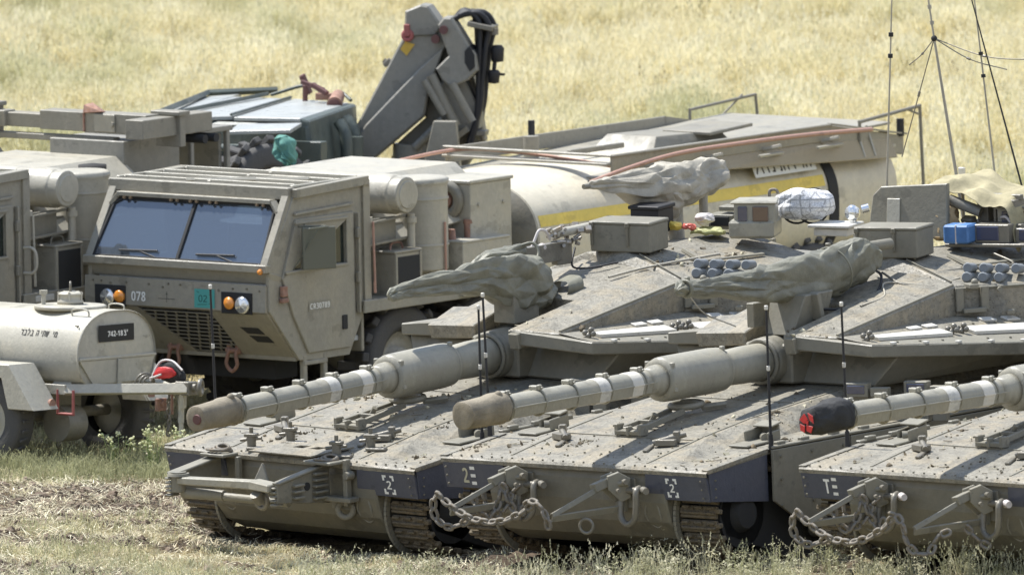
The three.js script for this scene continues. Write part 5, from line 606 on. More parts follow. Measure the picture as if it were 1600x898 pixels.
// ---------- covers, machine guns and clutter on the turrets ----------
{
  const cv = (name, label, f, spine, seed, fold, mat, nu, nv) => one(name, label, 'cover', [cloth(spine, seed, fold, nu, nv)], mat, frame(f));
  // middle tank: long cover on the gun above the barrel
  cv('machine_gun_cover', 'olive canvas cover over the machine gun on the middle tank', tank2, [[0.1, 2.87, 2.12, 0.05, 0.055], [0.1, 2.875, 1.98, 0.075, 0.08], [0.1, 2.83, 1.55, 0.085, 0.095], [0.1, 2.81, 1.03, 0.12, 0.14], [0.1, 2.785, 0.6, 0.15, 0.17], [0.1, 2.77, -0.04, 0.19, 0.235], [0.1, 2.80, -0.58, 0.2, 0.27], [0.1, 2.85, -0.92, 0.19, 0.24], [0.1, 2.86, -1.16, 0.12, 0.12], [0.1, 2.84, -1.24, 0.04, 0.04]], 2.1, 0.30, M.canvas, 72, 150);
  const c2 = scene.children[scene.children.length - 1]; mesh(c2, 'strap', [T(new THREE.TorusGeometry(0.085, 0.02, 7, 24), 0.1, 2.875, 1.96), T(B(0.05, 0.06, 0.05), 0.1, 2.97, 1.93), T(new THREE.TorusGeometry(0.255, 0.01, 6, 36), 0.1, 2.80, -0.5, 0.25)], M.canvas); mesh(c2, 'gun_end', [C([0.1, 2.98, -1.1], [0.12, 2.98, -1.45], 0.06, 0.06, 14)], M.tank);
  mesh(c2, 'tie_cord', [tube([[0.12, 2.8, 1.93], [0.16, 2.6, 1.75], [0.3, 2.42, 1.4]], 0.008, 16, 5)], M.canvasPale);
  mesh(tank2, 'gun_mount', [hull([[-0.06, 2.22, 0.44], [0.28, 2.22, 0.44], [0.36, 2.62, 0.30], [-0.1, 2.62, 0.30], [-0.06, 2.3, -0.1], [0.28, 2.3, -0.1], [0.32, 2.62, -0.2], [-0.1, 2.62, -0.2]], 0.012), B(0.1, 0.26, 0.3, -0.2, 2.42, 0.4), B(0.12, 0.3, 0.08, 0.36, 2.5, 0.12, 0.3, 0.2)], M.tank);
  // left tank: sagging cover, receiver and feed mechanism behind it
  cv('machine_gun_cover', 'crumpled grey-green canvas cover over the machine gun on the leftmost tank', tank1, [[-0.1, 2.74, 2.06, 0.04, 0.05], [-0.1, 2.755, 1.96, 0.06, 0.065], [-0.1, 2.77, 1.62, 0.08, 0.09], [-0.1, 2.76, 0.96, 0.12, 0.13], [-0.1, 2.74, 0.51, 0.2, 0.22], [-0.1, 2.68, 0.12, 0.26, 0.30], [-0.1, 2.6, -0.18, 0.25, 0.27], [-0.1, 2.50, -0.4, 0.18, 0.16], [-0.1, 2.48, -0.55, 0.08, 0.06]], 9.4, 0.42, M.canvas, 72, 130);
  const c1 = scene.children[scene.children.length - 1]; mesh(c1, 'top_roll', [cloth([[-0.28, 2.84, 0.62, 0.04, 0.03], [-0.3, 2.93, 0.3, 0.09, 0.06], [-0.36, 2.94, -0.1, 0.1, 0.06], [-0.42, 2.95, -0.4, 0.07, 0.05], [-0.44, 2.95, -0.5, 0.02, 0.02]], 5.5, 0.35, 36, 60), tube([[-0.35, 3.0, -0.3], [-0.25, 3.02, -0.42], [-0.18, 2.92, -0.42], [-0.16, 2.8, -0.3]], 0.018, 20, 6)], M.canvas);
  mesh(c1, 'loose_collar', [surf(30, 8, (u, v) => { const a = u * Math.PI * 2, r = 0.13 + 0.05 * v + 0.02 * Math.sin(a * 3); return [0.02 + r * Math.cos(a) * 0.9, 2.5 + r * Math.sin(a) * (0.95), -0.55 - v * 0.2 + 0.03 * Math.cos(a * 2)]; }, true)], M.canvas);
  const mg = mesh(tank1, 'machine_gun', [bar([-0.40, 2.86, -0.35], [-0.42, 2.86, -1.02], 0.11, 0.2), B(0.1, 0.26, 0.24, -0.42, 2.84, -1.05)], M.steel);
  mesh(mg, 'gun_barrel', [C([-0.42, 3.05, -0.95], [-0.45, 3.06, -1.62], 0.05, 0.05, 14)], M.trailer);
  mesh(mg, 'feed_mechanism', Array.from({ length: 34 }, () => { const x = -0.42 + rr(-0.09, 0.1), y = 2.99 + rr(-0.07, 0.12), z = rr(-1.45, -0.8); return rnd() < 0.5 ? B(rr(0.03, 0.08), rr(0.03, 0.07), rr(0.03, 0.12), x, y, z, rr(-1, 1), rr(-1, 1)) : C([x, y, z], [x + rr(-0.07, 0.07), y + rr(-0.06, 0.06), z + rr(-0.1, 0.1)], rr(0.012, 0.028), rr(0.01, 0.025), 8); }), S(0.42, 0.41, 0.38, { roughness: 0.35, metalness: 0.5, map: rustMap }));
  mesh(mg, 'pull_strap', [tube([[-0.4, 3.0, -0.85], [-0.4, 3.10, -0.78], [-0.4, 3.12, -0.68], [-0.4, 3.02, -0.6], [-0.4, 2.95, -0.55]], 0.016, 22, 6), T(new THREE.IcosahedronGeometry(0.05, 1), -0.4, 2.93, -0.72)], M.bagWhite);
  mesh(tank1, 'gun_mount', [B(0.3, 0.3, 0.4, -0.05, 2.4, 0.1), B(0.1, 0.2, 0.2, -0.2, 2.45, -0.4)], M.tank);
  // commander's gun under a pale cover
  cv('weapon_cover', 'pale canvas cover over the upper gun station of the leftmost tank', tank1, [[-0.7, 3.455, -1.80, 0.03, 0.035], [-0.7, 3.45, -1.95, 0.05, 0.055], [-0.7, 3.43, -2.25, 0.09, 0.09], [-0.7, 3.35, -2.75, 0.18, 0.19], [-0.7, 3.31, -3.06, 0.22, 0.24], [-0.7, 3.30, -3.37, 0.2, 0.22], [-0.7, 3.34, -3.68, 0.18, 0.18], [-0.7, 3.34, -3.95, 0.12, 0.12], [-0.7, 3.33, -4.02, 0.04, 0.04]], 14.3, 0.38, M.canvasPale, 72, 130);
  const c3 = scene.children[scene.children.length - 1]; mesh(c3, 'hanging_skirt', [cloth([[-0.7, 2.86, -2.92, 0.1, 0.2], [-0.7, 3.06, -2.98, 0.17, 0.24], [-0.7, 3.22, -3.04, 0.2, 0.26], [-0.7, 3.34, -3.08, 0.1, 0.2]], 21.2, 0.3, 48, 50)], M.canvasPale); mesh(c3, 'gun_end', [C([-0.7, 3.455, -1.74], [-0.7, 3.452, -1.82], 0.028, 0.032, 12)], M.steel);
  mesh(part(tank1, 'turret'), 'weapon_post', [C([-0.7, 2.7, -3.2], [-0.7, 3.2, -3.2], 0.10, 0.08, 14), C([-0.66, 2.9, -3.62], [-0.66, 3.3, -3.62], 0.05, 0.05, 10)], M.canvasPale);
  // clutter on the leftmost tank
  const bb = one('black_crate', 'small black crate with a rimmed lid behind the grey box', 'crate', [B(0.34, 0.26, 0.36, -0.45, 3.02, -2.55, 0, 0.25), B(0.38, 0.04, 0.40, -0.45, 3.17, -2.55, 0, 0.25)], M.black, frame(tank1));
  const bag = (name, label, f, c, r, seed, mat) => one(name, label, 'bag', [cloth([[c[0] - r[0], c[1], c[2], 0.02, 0.02], [c[0] - r[0] * 0.5, c[1] + 0.01, c[2], r[2] * 0.8, r[1] * 0.9], [c[0] + r[0] * 0.4, c[1] + 0.01, c[2] - 0.02, r[2] * 0.9, r[1]], [c[0] + r[0], c[1], c[2] - 0.03, 0.02, 0.02]], seed, 0.4, 30, 34)], mat, frame(f));
  bag('snack_bag', 'shiny yellow plastic bag lying behind the black crate', tank1, [-0.28, 2.93, -2.72], [0.085, 0.05, 0.07], 1.1, M.bagYellow); bag('snack_bag', 'white plastic bag lying right of the yellow bag', tank1, [-0.10, 2.98, -3.0], [0.12, 0.055, 0.08], 2.7, M.bagWhite);
  bag('snack_bag', 'red and orange wrapper in front of the white bag', tank1, [-0.13, 2.92, -2.78], [0.08, 0.035, 0.06], 3.9, M.bagRed); bag('folded_cloth', 'flat olive cloth beside the red wrapper', tank1, [0.02, 2.87, -2.92], [0.22, 0.035, 0.16], 5.1, M.bagOlive);
  const rb = mesh(part(tank1, 'turret'), 'radio_box', [B(0.3, 0.16, 0.25, -0.1, 2.94, -3.35, 0, 0.3), B(0.2, 0.16, 0.2, 0.2, 2.95, -3.42, 0, 0.3), B(0.22, 0.05, 0.2, -0.05, 3.08, -3.4, 0, 0.3)], M.tank); mesh(rb, 'radio_panel', [B(0.22, 0.10, 0.02, -0.065, 2.95, -3.22, 0, 0.3), B(0.14, 0.1, 0.02, 0.225, 2.955, -3.315, 0, 0.3)], M.dark);
  mesh(part(tank1, 'turret'), 'roof_bar', [bar([-0.1, 3.13, -3.6], [0.4, 3.16, -3.75], 0.05, 0.04), tube([[0.24, 3.16, -3.7], [0.25, 3.25, -3.7], [0.32, 3.26, -3.72], [0.34, 3.22, -3.73]], 0.018, 16, 6), tube([[0.12, 3.1, -3.5], [0.22, 3.1, -3.5], [0.24, 2.95, -3.48]], 0.012, 14, 5)], M.chain);
  one('cloth_bundle', 'white and black plaid cloth bundle on the turret rear of the leftmost tank', 'bundle', [cloth([[0.40, 3.05, -3.5, 0.03, 0.05], [0.5, 3.08, -3.6, 0.16, 0.13], [0.72, 3.12, -3.7, 0.18, 0.17], [0.92, 3.10, -3.82, 0.16, 0.15], [1.0, 3.05, -3.9, 0.03, 0.04]], 7.7, 0.35, 44, 60)], S(1, 1, 1, { roughness: 0.9, map: tex(256, 0.4, (x, y) => { const a = (x * 4 + 0.3 * N[0](x, y)) % 1 < 0.16 || (y * 4 + 0.3 * N[0](y, x)) % 1 < 0.16, b = N[3](x, y); const v = a ? 0.42 : 0.70; return grey(v * (0.75 + 0.5 * b), 0.0); }) }), frame(tank1));
  mesh(scene.children[scene.children.length - 1], 'binding_cord', [T(new THREE.TorusGeometry(0.19, 0.012, 6, 24), 0.66, 3.11, -3.68, 0, 1.1), T(new THREE.TorusGeometry(0.19, 0.012, 6, 24), 0.82, 3.11, -3.76, 0, 1.1)], M.black);
  mesh(part(tank1, 'turret'), 'hatch_tray', [B(0.5, 0.035, 0.4, 1.15, 2.93, -3.75, 0, 0.3), B(0.4, 0.08, 0.3, 1.15, 2.86, -3.75, 0, 0.3)], M.white);
  mesh(part(tank1, 'turret'), 'warning_lamp', [C([1.30, 2.75, -3.9], [1.30, 3.0, -3.9], 0.025, 0.025, 8), latheZ([[0, -0.06], [0.07, -0.05], [0.09, 0], [0.07, 0.05], [0, 0.06]], 18).translate(1.28, 3.05, -3.88), C([1.36, 3.08, -3.95], [1.42, 3.1, -4.0], 0.05, 0.05, 12)], M.lamp);
  // middle tank: open hatch shield, sack, blue pack, tarpaulin over equipment
  mesh(part(tank2, 'turret'), 'open_hatch_cover', [T(ext([[-0.47, -0.3], [-0.42, 0.14], [-0.32, 0.24], [0.50, 0.29], [0.52, -0.3]], 0.07, 0.012), -0.52, 3.2, -2.55, -0.12, 0.15), B(0.05, 0.5, 0.06, -0.96, 3.05, -2.62)], M.tank); mesh(part(tank2, 'turret'), 'hatch_pad', [B(0.16, 0.3, 0.02, -0.66, 3.17, -2.48, -0.12, 0.15)], M.trailer);
  one('sack', 'brown cloth sack standing against the open hatch cover', 'sack', [cloth([[-0.16, 2.86, -2.68, 0.06, 0.06], [-0.16, 2.96, -2.68, 0.16, 0.16], [-0.15, 3.1, -2.72, 0.15, 0.15], [-0.13, 3.23, -2.74, 0.1, 0.1], [-0.12, 3.27, -2.75, 0.03, 0.03]], 12.4, 0.3, 40, 50)], M.sack, frame(tank2));
  const bp = one('blue_pack', 'bright blue packet lying behind the grey box of the middle tank', 'packet', [B(0.3, 0.2, 0.26, 0.24, 2.98, -2.5, 0, 0.25, 0, 0.02)], M.blue, frame(tank2)); mesh(bp, 'band', [B(0.02, 0.206, 0.266, 0.24, 2.98, -2.5, 0, 0.25)], M.bagWhite);
  one('tarpaulin', 'olive tarpaulin draped over the equipment on the middle tank', 'tarpaulin', [sheet((u, v) => { const x = mix(-0.85, 0.85, u), z = mix(-2.75, -3.6, v); const ridge = 0.17 * Math.exp(-Math.pow((x + 0.22) / 0.33, 2)); let y = 3.33 + ridge + 0.05 * noise(x * 4, z * 4, 3) + 0.045 * (1 - 2 * Math.abs(noise(x * 3, z * 3, 8))) - 0.16 * smooth(0.16, 0.0, v) * (0.4 + 0.6 * Math.abs(noise(x * 5, 2, 2)) * 2) - 0.10 * smooth(0.75, 1, u) - 0.36 * smooth(0.86, 1, u) + 0.03 * smooth(0.2, 0, u); return [x - 0.05 * smooth(0.9, 1, u), y, z + 0.08 * noise(x * 3, 5)]; }, 70, 36)], M.tarp, frame(tank2));
  mesh(part(tank2, 'turret'), 'sight_box', [B(0.40, 0.2, 0.3, 0.52, 2.97, -2.78, 0, 0.25), B(0.3, 0.16, 0.3, 0.86, 2.94, -2.98, 0, 0.25), B(1.2, 0.04, 0.3, 0.6, 2.85, -2.75, 0, 0.3)], M.steel); mesh(part(tank2, 'turret'), 'sight_glass', [B(0.26, 0.15, 0.02, 0.515, 2.975, -2.622, 0, 0.25), B(0.2, 0.12, 0.02, 0.90, 2.95, -2.826, 0, 0.25)], M.lens);
  const eq = mesh(part(tank2, 'turret'), 'gun_station', [B(0.12, 0.3, 0.1, 0.2, 3.12, -3.0), B(0.14, 0.26, 0.12, 0.42, 3.18, -3.05), B(0.12, 0.3, 0.3, 0.62, 3.16, -3.05), B(0.8, 0.06, 0.3, 0.4, 3.03, -3.0), B(0.6, 0.06, 0.06, 0.4, 3.33, -3.0), C([-0.1, 3.3, -2.75], [0.25, 3.17, -2.85], 0.06, 0.06, 14), B(0.15, 0.12, 0.1, 0.06, 3.05, -2.88, 0.4), B(0.9, 0.4, 0.05, 0.3, 3.1, -3.3), C([0.38, 3.05, -2.93], [0.38, 3.32, -2.93], 0.018, 0.018, 8)], M.steel); mesh(eq, 'white_strap', [tube([[0.5, 3.12, -2.88], [0.58, 3.13, -2.86], [0.64, 3.08, -2.86], [0.66, 3.0, -2.88]], 0.018, 16, 6)], M.bagWhite);
  mesh(part(tank2, 'turret'), 'signal_post', [B(0.07, 0.16, 0.05, -0.36, 3.50, -3.3), C([-0.36, 2.8, -3.3], [-0.36, 3.45, -3.3], 0.02, 0.02, 8)], M.white);
  decal(part(tank2, 'turret'), 'name_plate', 0.23, 0.085, canvasMat(160, 60, (g, w, h) => { g.fillStyle = '#8d8c88'; g.fillRect(0, 0, w, h); g.fillStyle = '#4a4a76'; g.fillRect(12, 6, w - 24, h - 20); g.fillStyle = '#a9a9c4'; g.font = 'bold 38px sans-serif'; g.textAlign = 'center'; g.textBaseline = 'middle'; g.fillText('1RP8G', w / 2, 27, 120); }), [1.345, 2.385, -1.99], [0.87, 0.1, 0.495]);
  // electric cables on the turret plates
  const cable = (label, f, pts, r, mat) => one('cable', label, 'cable', [tube(pts, r, 60, 6)], mat, frame(f));
  cable('black cable curling from the machine gun cover of the middle tank', tank2, [[0.05, 2.72, -1.25], [0.25, 2.68, -1.12], [0.42, 2.55, -0.85], [0.52, 2.47, -0.5], [0.42, 2.43, -0.2], [0.3, 2.44, -0.05]], 0.016, M.black);
  cable('long cable lying along the turret plate of the middle tank', tank2, [[0.2, 2.7, -1.2], [0.55, 2.60, -1.1], [0.72, 2.56, -1.2], [0.6, 2.66, -1.6], [0.75, 2.68, -2.0], [0.95, 2.68, -2.5], [0.6, 2.77, -2.6]], 0.014, M.steel);
  cable('pale cord lying across the turret plate of the middle tank', tank2, [[0.62, 2.46, -0.3], [0.62, 2.52, -0.7], [0.4, 2.62, -1.0], [0.8, 2.58, -1.3], [0.9, 2.62, -1.65]], 0.010, M.canvasPale);
  cable('thin black cable lying beside the grey box of the leftmost tank', tank1, [[-0.5, 2.85, -1.35], [-0.3, 2.68, -1.1], [-0.1, 2.68, -1.15], [0.08, 2.72, -1.4]], 0.012, M.black);
  cable('pale strap lying on the roof seam of the leftmost tank', tank1, [[0.3, 2.62, -1.0], [0.45, 2.68, -1.35], [0.6, 2.72, -1.8], [0.75, 2.75, -2.3]], 0.014, M.canvasPale);
}
{ // whip antennas at the rear of the middle tank's turret
  const t = part(tank2, 'turret');
  const whip = (a, b, r, mat, marks) => { const m = mesh(t, 'whip_antenna', [C(a, b, r, r * 0.55, 7), C(a, a.map((v, i) => mix(v, b[i], 0.06)), r * 2, r * 1.6, 10)], mat); if (marks) mesh(m, 'antenna_sleeve', marks.map((k) => C(a.map((v, i) => mix(v, b[i], k)), a.map((v, i) => mix(v, b[i], k + 0.015)), r * 1.9, r * 1.9, 8)), M.black); };
  whip([-1.71, 2.6, -3.6], [-1.47, 5.5, -3.6], 0.014, M.canvasPale, [0.72, 0.8]);
  whip([0.30, 3.1, -3.6], [-0.42, 5.5, -3.6], 0.012, M.black, null); whip([-0.12, 3.2, -3.6], [-0.38, 5.6, -3.62], 0.013, M.canvasPale, [0.55, 0.65]); whip([0.66, 4.6, -3.6], [0.55, 5.6, -3.6], 0.01, M.canvasPale, null);
}
{ // discone antenna with stays further back
  const t = thing('stayed_antenna', 'tall thin antenna with radiating stay wires behind the middle tank', 'antenna', null, [0, 0, 0]); t.position.copy(tank2.position); t.rotation.copy(tank2.rotation);
  const hub = [-1.04, 4.90, -3.75];
  mesh(t, 'mast', [C([-0.72, 2.9, -3.75], hub, 0.02, 0.013, 8)], M.canvasPale); mesh(t, 'upper_whip', [C(hub, [-1.14, 5.6, -3.75], 0.012, 0.008, 7), C([-1.06, 5.05, -3.75], [-1.065, 5.09, -3.75], 0.022, 0.022, 8), C([-1.085, 5.22, -3.75], [-1.09, 5.26, -3.75], 0.022, 0.022, 8)], M.canvasPale); mesh(t, 'hub', [T(new THREE.IcosahedronGeometry(0.035, 1), ...hub)], M.dark);
  const w = (b, s = 0.03) => mesh(t, 'stay_wire', [tube([hub, hub.map((v, i) => mix(v, b[i], 0.5) - (i === 1 ? s : 0)), b], 0.0065, 20, 5), C(hub.map((v, i) => mix(v, b[i], 0.45) - (i === 1 ? s : 0)), hub.map((v, i) => mix(v, b[i], 0.49) - (i === 1 ? s : 0)), 0.014, 0.014, 6)], M.steel);
  w([-1.55, 3.6, -3.75], 0); w([-1.40, 4.6, -3.75]); w([-0.05, 4.60, -3.75], 0.06); w([0.4, 4.72, -3.75], 0.08);
}
// ---------- dark green vehicle, tyre and folding crane behind the trucks ----------
{
  const t = thing('armoured_carrier', 'dark green armoured vehicle with flat roof plates coloured pale for sky reflection behind the cab', 'military vehicle', null, [-2.6, 0.5, -21.5], -38, 0, 0), y = 2.62;
  const foot = (k, y) => [[-0.5, -1.85], [0.80, 0.5], [-1.6, 0.85], [-2.55, -2.0]].map(([x, z]) => [x * k - (1 - k), y, z * k]);
  mesh(t, 'hull', [hull(foot(0.95, 0.5).concat(foot(1.0, 1.7)), 0.03), hull(foot(1.0, 1.7).concat(foot(0.93, 2.6)), 0.03)], M.green);
  const quad = (a, b, c, d, th = 0.035) => hull([a, b, c, d].flatMap((p) => [p, [p[0], p[1] - th, p[2]]]), 0.004);
  mesh(t, 'roof_plate', [quad([-2.55, 2.70, -1.95], [-1.55, 2.71, -2.05], [-0.35, 2.69, 0.55], [-1.05, 2.66, 0.9])], M.greenSheen); mesh(t, 'roof_plate', [quad([-1.5, 2.71, -2.05], [-0.55, 2.71, -1.85], [0.62, 2.70, 0.52], [-0.30, 2.68, 0.58])], M.greenSheen);
  mesh(t, 'roof_plate', [quad([-2.75, 2.69, -1.7], [-2.5, 2.72, -2.3], [-1.1, 2.66, 0.9], [-1.5, 2.62, 0.9])], M.greenSheen); mesh(t, 'hinged_flap', [quad([-0.1, 2.62, 0.75], [0.72, 2.66, 0.62], [0.98, 2.62, 1.15], [0.2, 2.58, 1.3])], M.greenSheen);
  mesh(t, 'roof_edge_bar', [bar([-1.1, 2.72, 1.0], [-2.72, 2.74, -1.95], 0.06), bar([-2.72, 2.74, -1.95], [-2.2, 2.76, -2.6], 0.06), bar([-1.05, 2.70, 0.95], [-1.95, 2.75, -2.1], 0.045), bar([-0.33, 2.715, 0.6], [-1.52, 2.735, -2.0], 0.03), tube([[-1.9, 2.74, -2.1], [-1.5, 2.86, -2.3], [-1.1, 2.76, -2.1]], 0.02, 20, 6), tube([[-1.0, 2.74, -2.0], [-0.8, 2.82, -2.0], [-0.55, 2.74, -1.9]], 0.02, 20, 6)], M.green);
  mesh(t, 'side_wall', [hull([[0.60, 2.68, 0.5], [-0.55, 2.69, -1.85], [0.62, 1.5, 0.5], [-0.55, 1.5, -1.85], [0.68, 2.66, 0.45], [-0.48, 2.68, -1.88], [0.86, 1.5, 0.4], [-0.42, 1.5, -1.9]], 0.02), B(0.5, 0.34, 0.2, 0.70, 2.28, 0.55, 0, 0.3), B(0.3, 0.5, 0.3, 0.86, 1.95, 0.3), C([0.2, 1.9, -1.0], [0.2, 2.4, -1.0], 0.11, 0.11, 14), B(0.1, 0.7, 0.1, 0.6, 2.0, 0.8), tube([[0.3, 2.6, -0.6], [0.4, 2.45, -0.6], [0.42, 2.0, -0.6]], 0.07, 16, 8), tube([[0.0, 2.6, -1.1], [0.12, 2.45, -1.1], [0.12, 2.0, -1.1]], 0.08, 16, 8)], M.green);
  mesh(t, 'front_clutter', [tube([[-0.9, 2.42, 1.3], [-0.2, 2.48, 1.4], [0.2, 2.42, 1.5], [0.5, 2.3, 1.4]], 0.035, 30, 7), tube([[-0.6, 2.2, 1.5], [0.1, 2.4, 1.5], [0.5, 2.42, 1.3]], 0.03, 30, 7), ...Array.from({ length: 12 }, () => B(rr(0.08, 0.25), rr(0.06, 0.16), rr(0.08, 0.2), rr(-0.3, 0.9), rr(2.15, 2.42), rr(1.1, 1.4), rr(-0.5, 0.5), rr(-1, 1)))], M.green);
  mesh(t, 'pale_cylinder', [C([-0.7, 2.35, 1.55], [0.0, 2.36, 1.2], 0.075, 0.075, 18)], M.trailer);
  const lmp = mesh(t, 'signal_lamp', [C([-0.62, 2.80, -1.75], [-0.44, 2.72, -1.45], 0.075, 0.09, 20), B(0.26, 0.08, 0.12, -0.82, 2.78, -1.8, 0, 0.3)], M.rustRed); mesh(lmp, 'lamp_mouth', [C([-0.445, 2.722, -1.46], [-0.43, 2.715, -1.435], 0.07, 0.07, 18)], M.maroon);
  mesh(t, 'folding_bracket', [B(0.05, 0.24, 0.10, -1.22, 2.90, -1.9, 0.2, 0.3, 0.35), B(0.3, 0.05, 0.05, -1.0, 2.90, -1.75, 0, 0.3, -0.3), B(0.05, 0.24, 0.05, -1.15, 2.78, -1.8), B(0.22, 0.05, 0.1, -0.78, 2.88, -1.6, 0, 0.3, -0.5)], M.maroon);
}
{
  const w = thing('spare_tyre', 'large black tyre with deep lugs lying behind the truck cab roof', 'tyre', null, [-2.80, 2.36, -19.2], 0, 0, 0);
  const m = mesh(w, 'tread', truckTyre, M.rubber); m.rotation.set(-0.35, 0.75, 0); m.scale.setScalar(1.0); m.position.set(0, 0.0, 0);
  one('teal_cloth', 'teal cloth hanging over the dark green vehicle above the tyre', 'cloth', [cloth([[-2.54, 2.80, -18.5, 0.06, 0.05], [-2.56, 2.92, -18.5, 0.10, 0.08], [-2.60, 3.02, -18.52, 0.12, 0.1], [-2.64, 3.12, -18.55, 0.08, 0.07], [-2.65, 3.16, -18.55, 0.02, 0.02]], 6.1, 0.5, 36, 50)], M.teal, null);
}
{
  const t = thing('folding_crane', 'folded grey knuckle boom crane with black hoses rising behind the tanker', 'crane', null, [-1.1, 0.85, -23.2], -8, 0, 0);
  const P = (pts) => pts.map(([u, v]) => [(u - 800) / 134.6 + 1.1 + 0.07, 4.46 - (v - 0) / 135 - 0.85 + 0.0]);   // silhouette measured on the photograph, in metres
  mesh(t, 'main_boom', [T(ext(P([[547, 268], [549, 205], [630, 52], [690, 60], [694, 78], [600, 176], [557, 222], [557, 268]]), 0.36, 0.02), 0, 0, 0)], M.crane);
  mesh(t, 'boom_head', [T(ext(P([[627, 58], [628, 22], [652, 12], [664, 14], [686, 44], [676, 60], [640, 62]]), 0.44, 0.02), 0, 0, 0)], M.crane);
  mesh(t, 'lower_boom', [T(ext(P([[549, 268], [553, 220], [566, 200], [650, 112], [690, 78], [676, 118], [664, 155], [659, 185], [604, 232], [562, 268]]), 0.32, 0.02), 0, 0, 0.1)], M.crane);
  mesh(t, 'rear_mast', [T(ext(P([[640, 130], [690, 60], [716, 60], [735, 140], [746, 182], [742, 208], [702, 232], [650, 270], [596, 270], [610, 232], [656, 190]]), 0.26, 0.02), 0, 0, -0.12)], M.truckDark);
  mesh(t, 'knuckle_link', [T(ext(P([[683, 42], [692, 30], [704, 30], [716, 48], [732, 74], [742, 88], [746, 112], [730, 128], [704, 140], [690, 128], [680, 110], [700, 90]]), 0.40, 0.02), 0, 0, 0.22)], M.crane);
  mesh(t, 'link_window', [T(ext(P([[726, 82], [733, 74], [741, 88], [742, 106], [734, 114], [726, 100]]), 0.42, 0.005), 0, 0, 0.225)], M.dark);
  mesh(t, 'outer_boom', [T(ext(P([[700, 120], [722, 130], [748, 180], [744, 205], [720, 215], [640, 268], [622, 262], [690, 190], [664, 150]]), 0.30, 0.02), 0, 0, 0.05)], M.crane);
  mesh(t, 'hydraulic_cylinder', [C([...P([[662, 128]])[0], 0.42], [...P([[694, 182]])[0], 0.42], 0.045, 0.045, 12), C([...P([[672, 120]])[0], 0.38], [...P([[712, 200]])[0], 0.38], 0.06, 0.06, 12), C([...P([[706, 132]])[0], 0.44], [...P([[738, 192]])[0], 0.44], 0.05, 0.05, 12), C([...P([[690, 190]])[0], 0.3], [...P([[645, 235]])[0], 0.3], 0.05, 0.05, 12)], M.truckDark);
  mesh(t, 'pivot_pin', [C([...P([[693, 49]])[0], 0.40], [...P([[693, 49]])[0], 0.46], 0.05, 0.05, 16), C([...P([[677, 65]])[0], 0.22], [...P([[677, 65]])[0], 0.30], 0.05, 0.05, 16)], M.maroon);
  mesh(t, 'red_hook', [T(new THREE.TorusGeometry(0.05, 0.026, 8, 18), ...P([[632, 60]])[0], 0.22, 0, 0, 0.3), B(0.07, 0.14, 0.06, P([[631, 52]])[0][0], P([[631, 52]])[0][1], 0.22)], M.dullRed);
  mesh(t, 'yellow_label', [T(ext(P([[620, 82], [628, 70], [643, 74], [630, 92]]), 0.01, 0), 0, 0, 0.19)], M.yellowPaint);
  mesh(t, 'boom_lamp', [B(0.10, 0.06, 0.08, P([[598, 104]])[0][0], P([[598, 104]])[0][1], 0.1, 0, 0, 0.7), C([...P([[592, 100]])[0], 0.1], [...P([[600, 106]])[0], 0.1], 0.03, 0.03, 8)], M.steel);
  for (let k = 0; k < 11; k++) { const o = k * 4.4; mesh(t, 'hydraulic_hose', [tube([[700 + o * 0.3, 38 - o * 0.25], [716 + o * 0.75, 22 + o * 0.08], [732 + o * 0.72, 30 + o * 0.35], [738 + o * 0.45, 75], [739 + o * 0.3, 120], [740 + o * 0.16, 170], [740 - o * 0.1, 205], [736 - o * 0.3, 238]].map(([u, v]) => [...P([[u, v]])[0], 0.0 + 0.06 * (k % 5)]), 0.034, 60, 7)], M.black); }
  mesh(t, 'base_frame', [T(ext(P([[596, 268], [650, 200], [700, 165], [742, 185], [748, 225], [716, 270]]), 0.25, 0.02), 0, 0, -0.2), bar([...P([[612, 262]])[0], 0.2], [...P([[708, 186]])[0], 0.2], 0.09, 0.09), bar([...P([[650, 262]])[0], 0.28], [...P([[728, 204]])[0], 0.28], 0.07, 0.07)], M.truckDark);
  mesh(t, 'hose_guide', [B(0.3, 0.06, 0.5, P([[748, 44]])[0][0], P([[748, 44]])[0][1], 0.1, 0, 0, -0.2), C([...P([[768, 48]])[0], 0.2], [...P([[768, 58]])[0], 0.2], 0.05, 0.05, 12), B(0.16, 0.06, 0.3, P([[744, 196]])[0][0], P([[744, 212]])[0][1], 0.1)], M.steel);
  mesh(t, 'work_lamp', [lathe([[0, -0.1], [0.07, -0.09], [0.08, 0.06], [0.05, 0.1], [0, 0.1]], 18).translate(...P([[772, 88]])[0], 0.15), C([...P([[768, 100]])[0], 0.15], [...P([[766, 118]])[0], 0.15], 0.025, 0.025, 8)], M.black); mesh(t, 'work_lamp', [lathe([[0, -0.08], [0.06, -0.07], [0.075, 0.05], [0.05, 0.08], [0, 0.08]], 18).translate(...P([[767, 124]])[0], 0.18), B(0.1, 0.03, 0.03, P([[778, 120]])[0][0], P([[778, 120]])[0][1], 0.18)], M.black);
  mesh(t, 'slew_column', [C([0.0, 0.2, 0], [0.0, 1.9, 0], 0.35, 0.28, 20), B(1.6, 0.9, 0.8, 0.2, 0.9, 0), hull([[-0.5, 1.1, 0.4], [0.1, 1.1, 0.4], [-0.25, 2.2, 0.4], [0.0, 2.2, 0.4], [-0.5, 1.1, 0.3], [0.1, 1.1, 0.3], [-0.25, 2.2, 0.3], [0.0, 2.2, 0.3]], 0.01).translate(0.55, 0, 0.3)], M.truck);
}
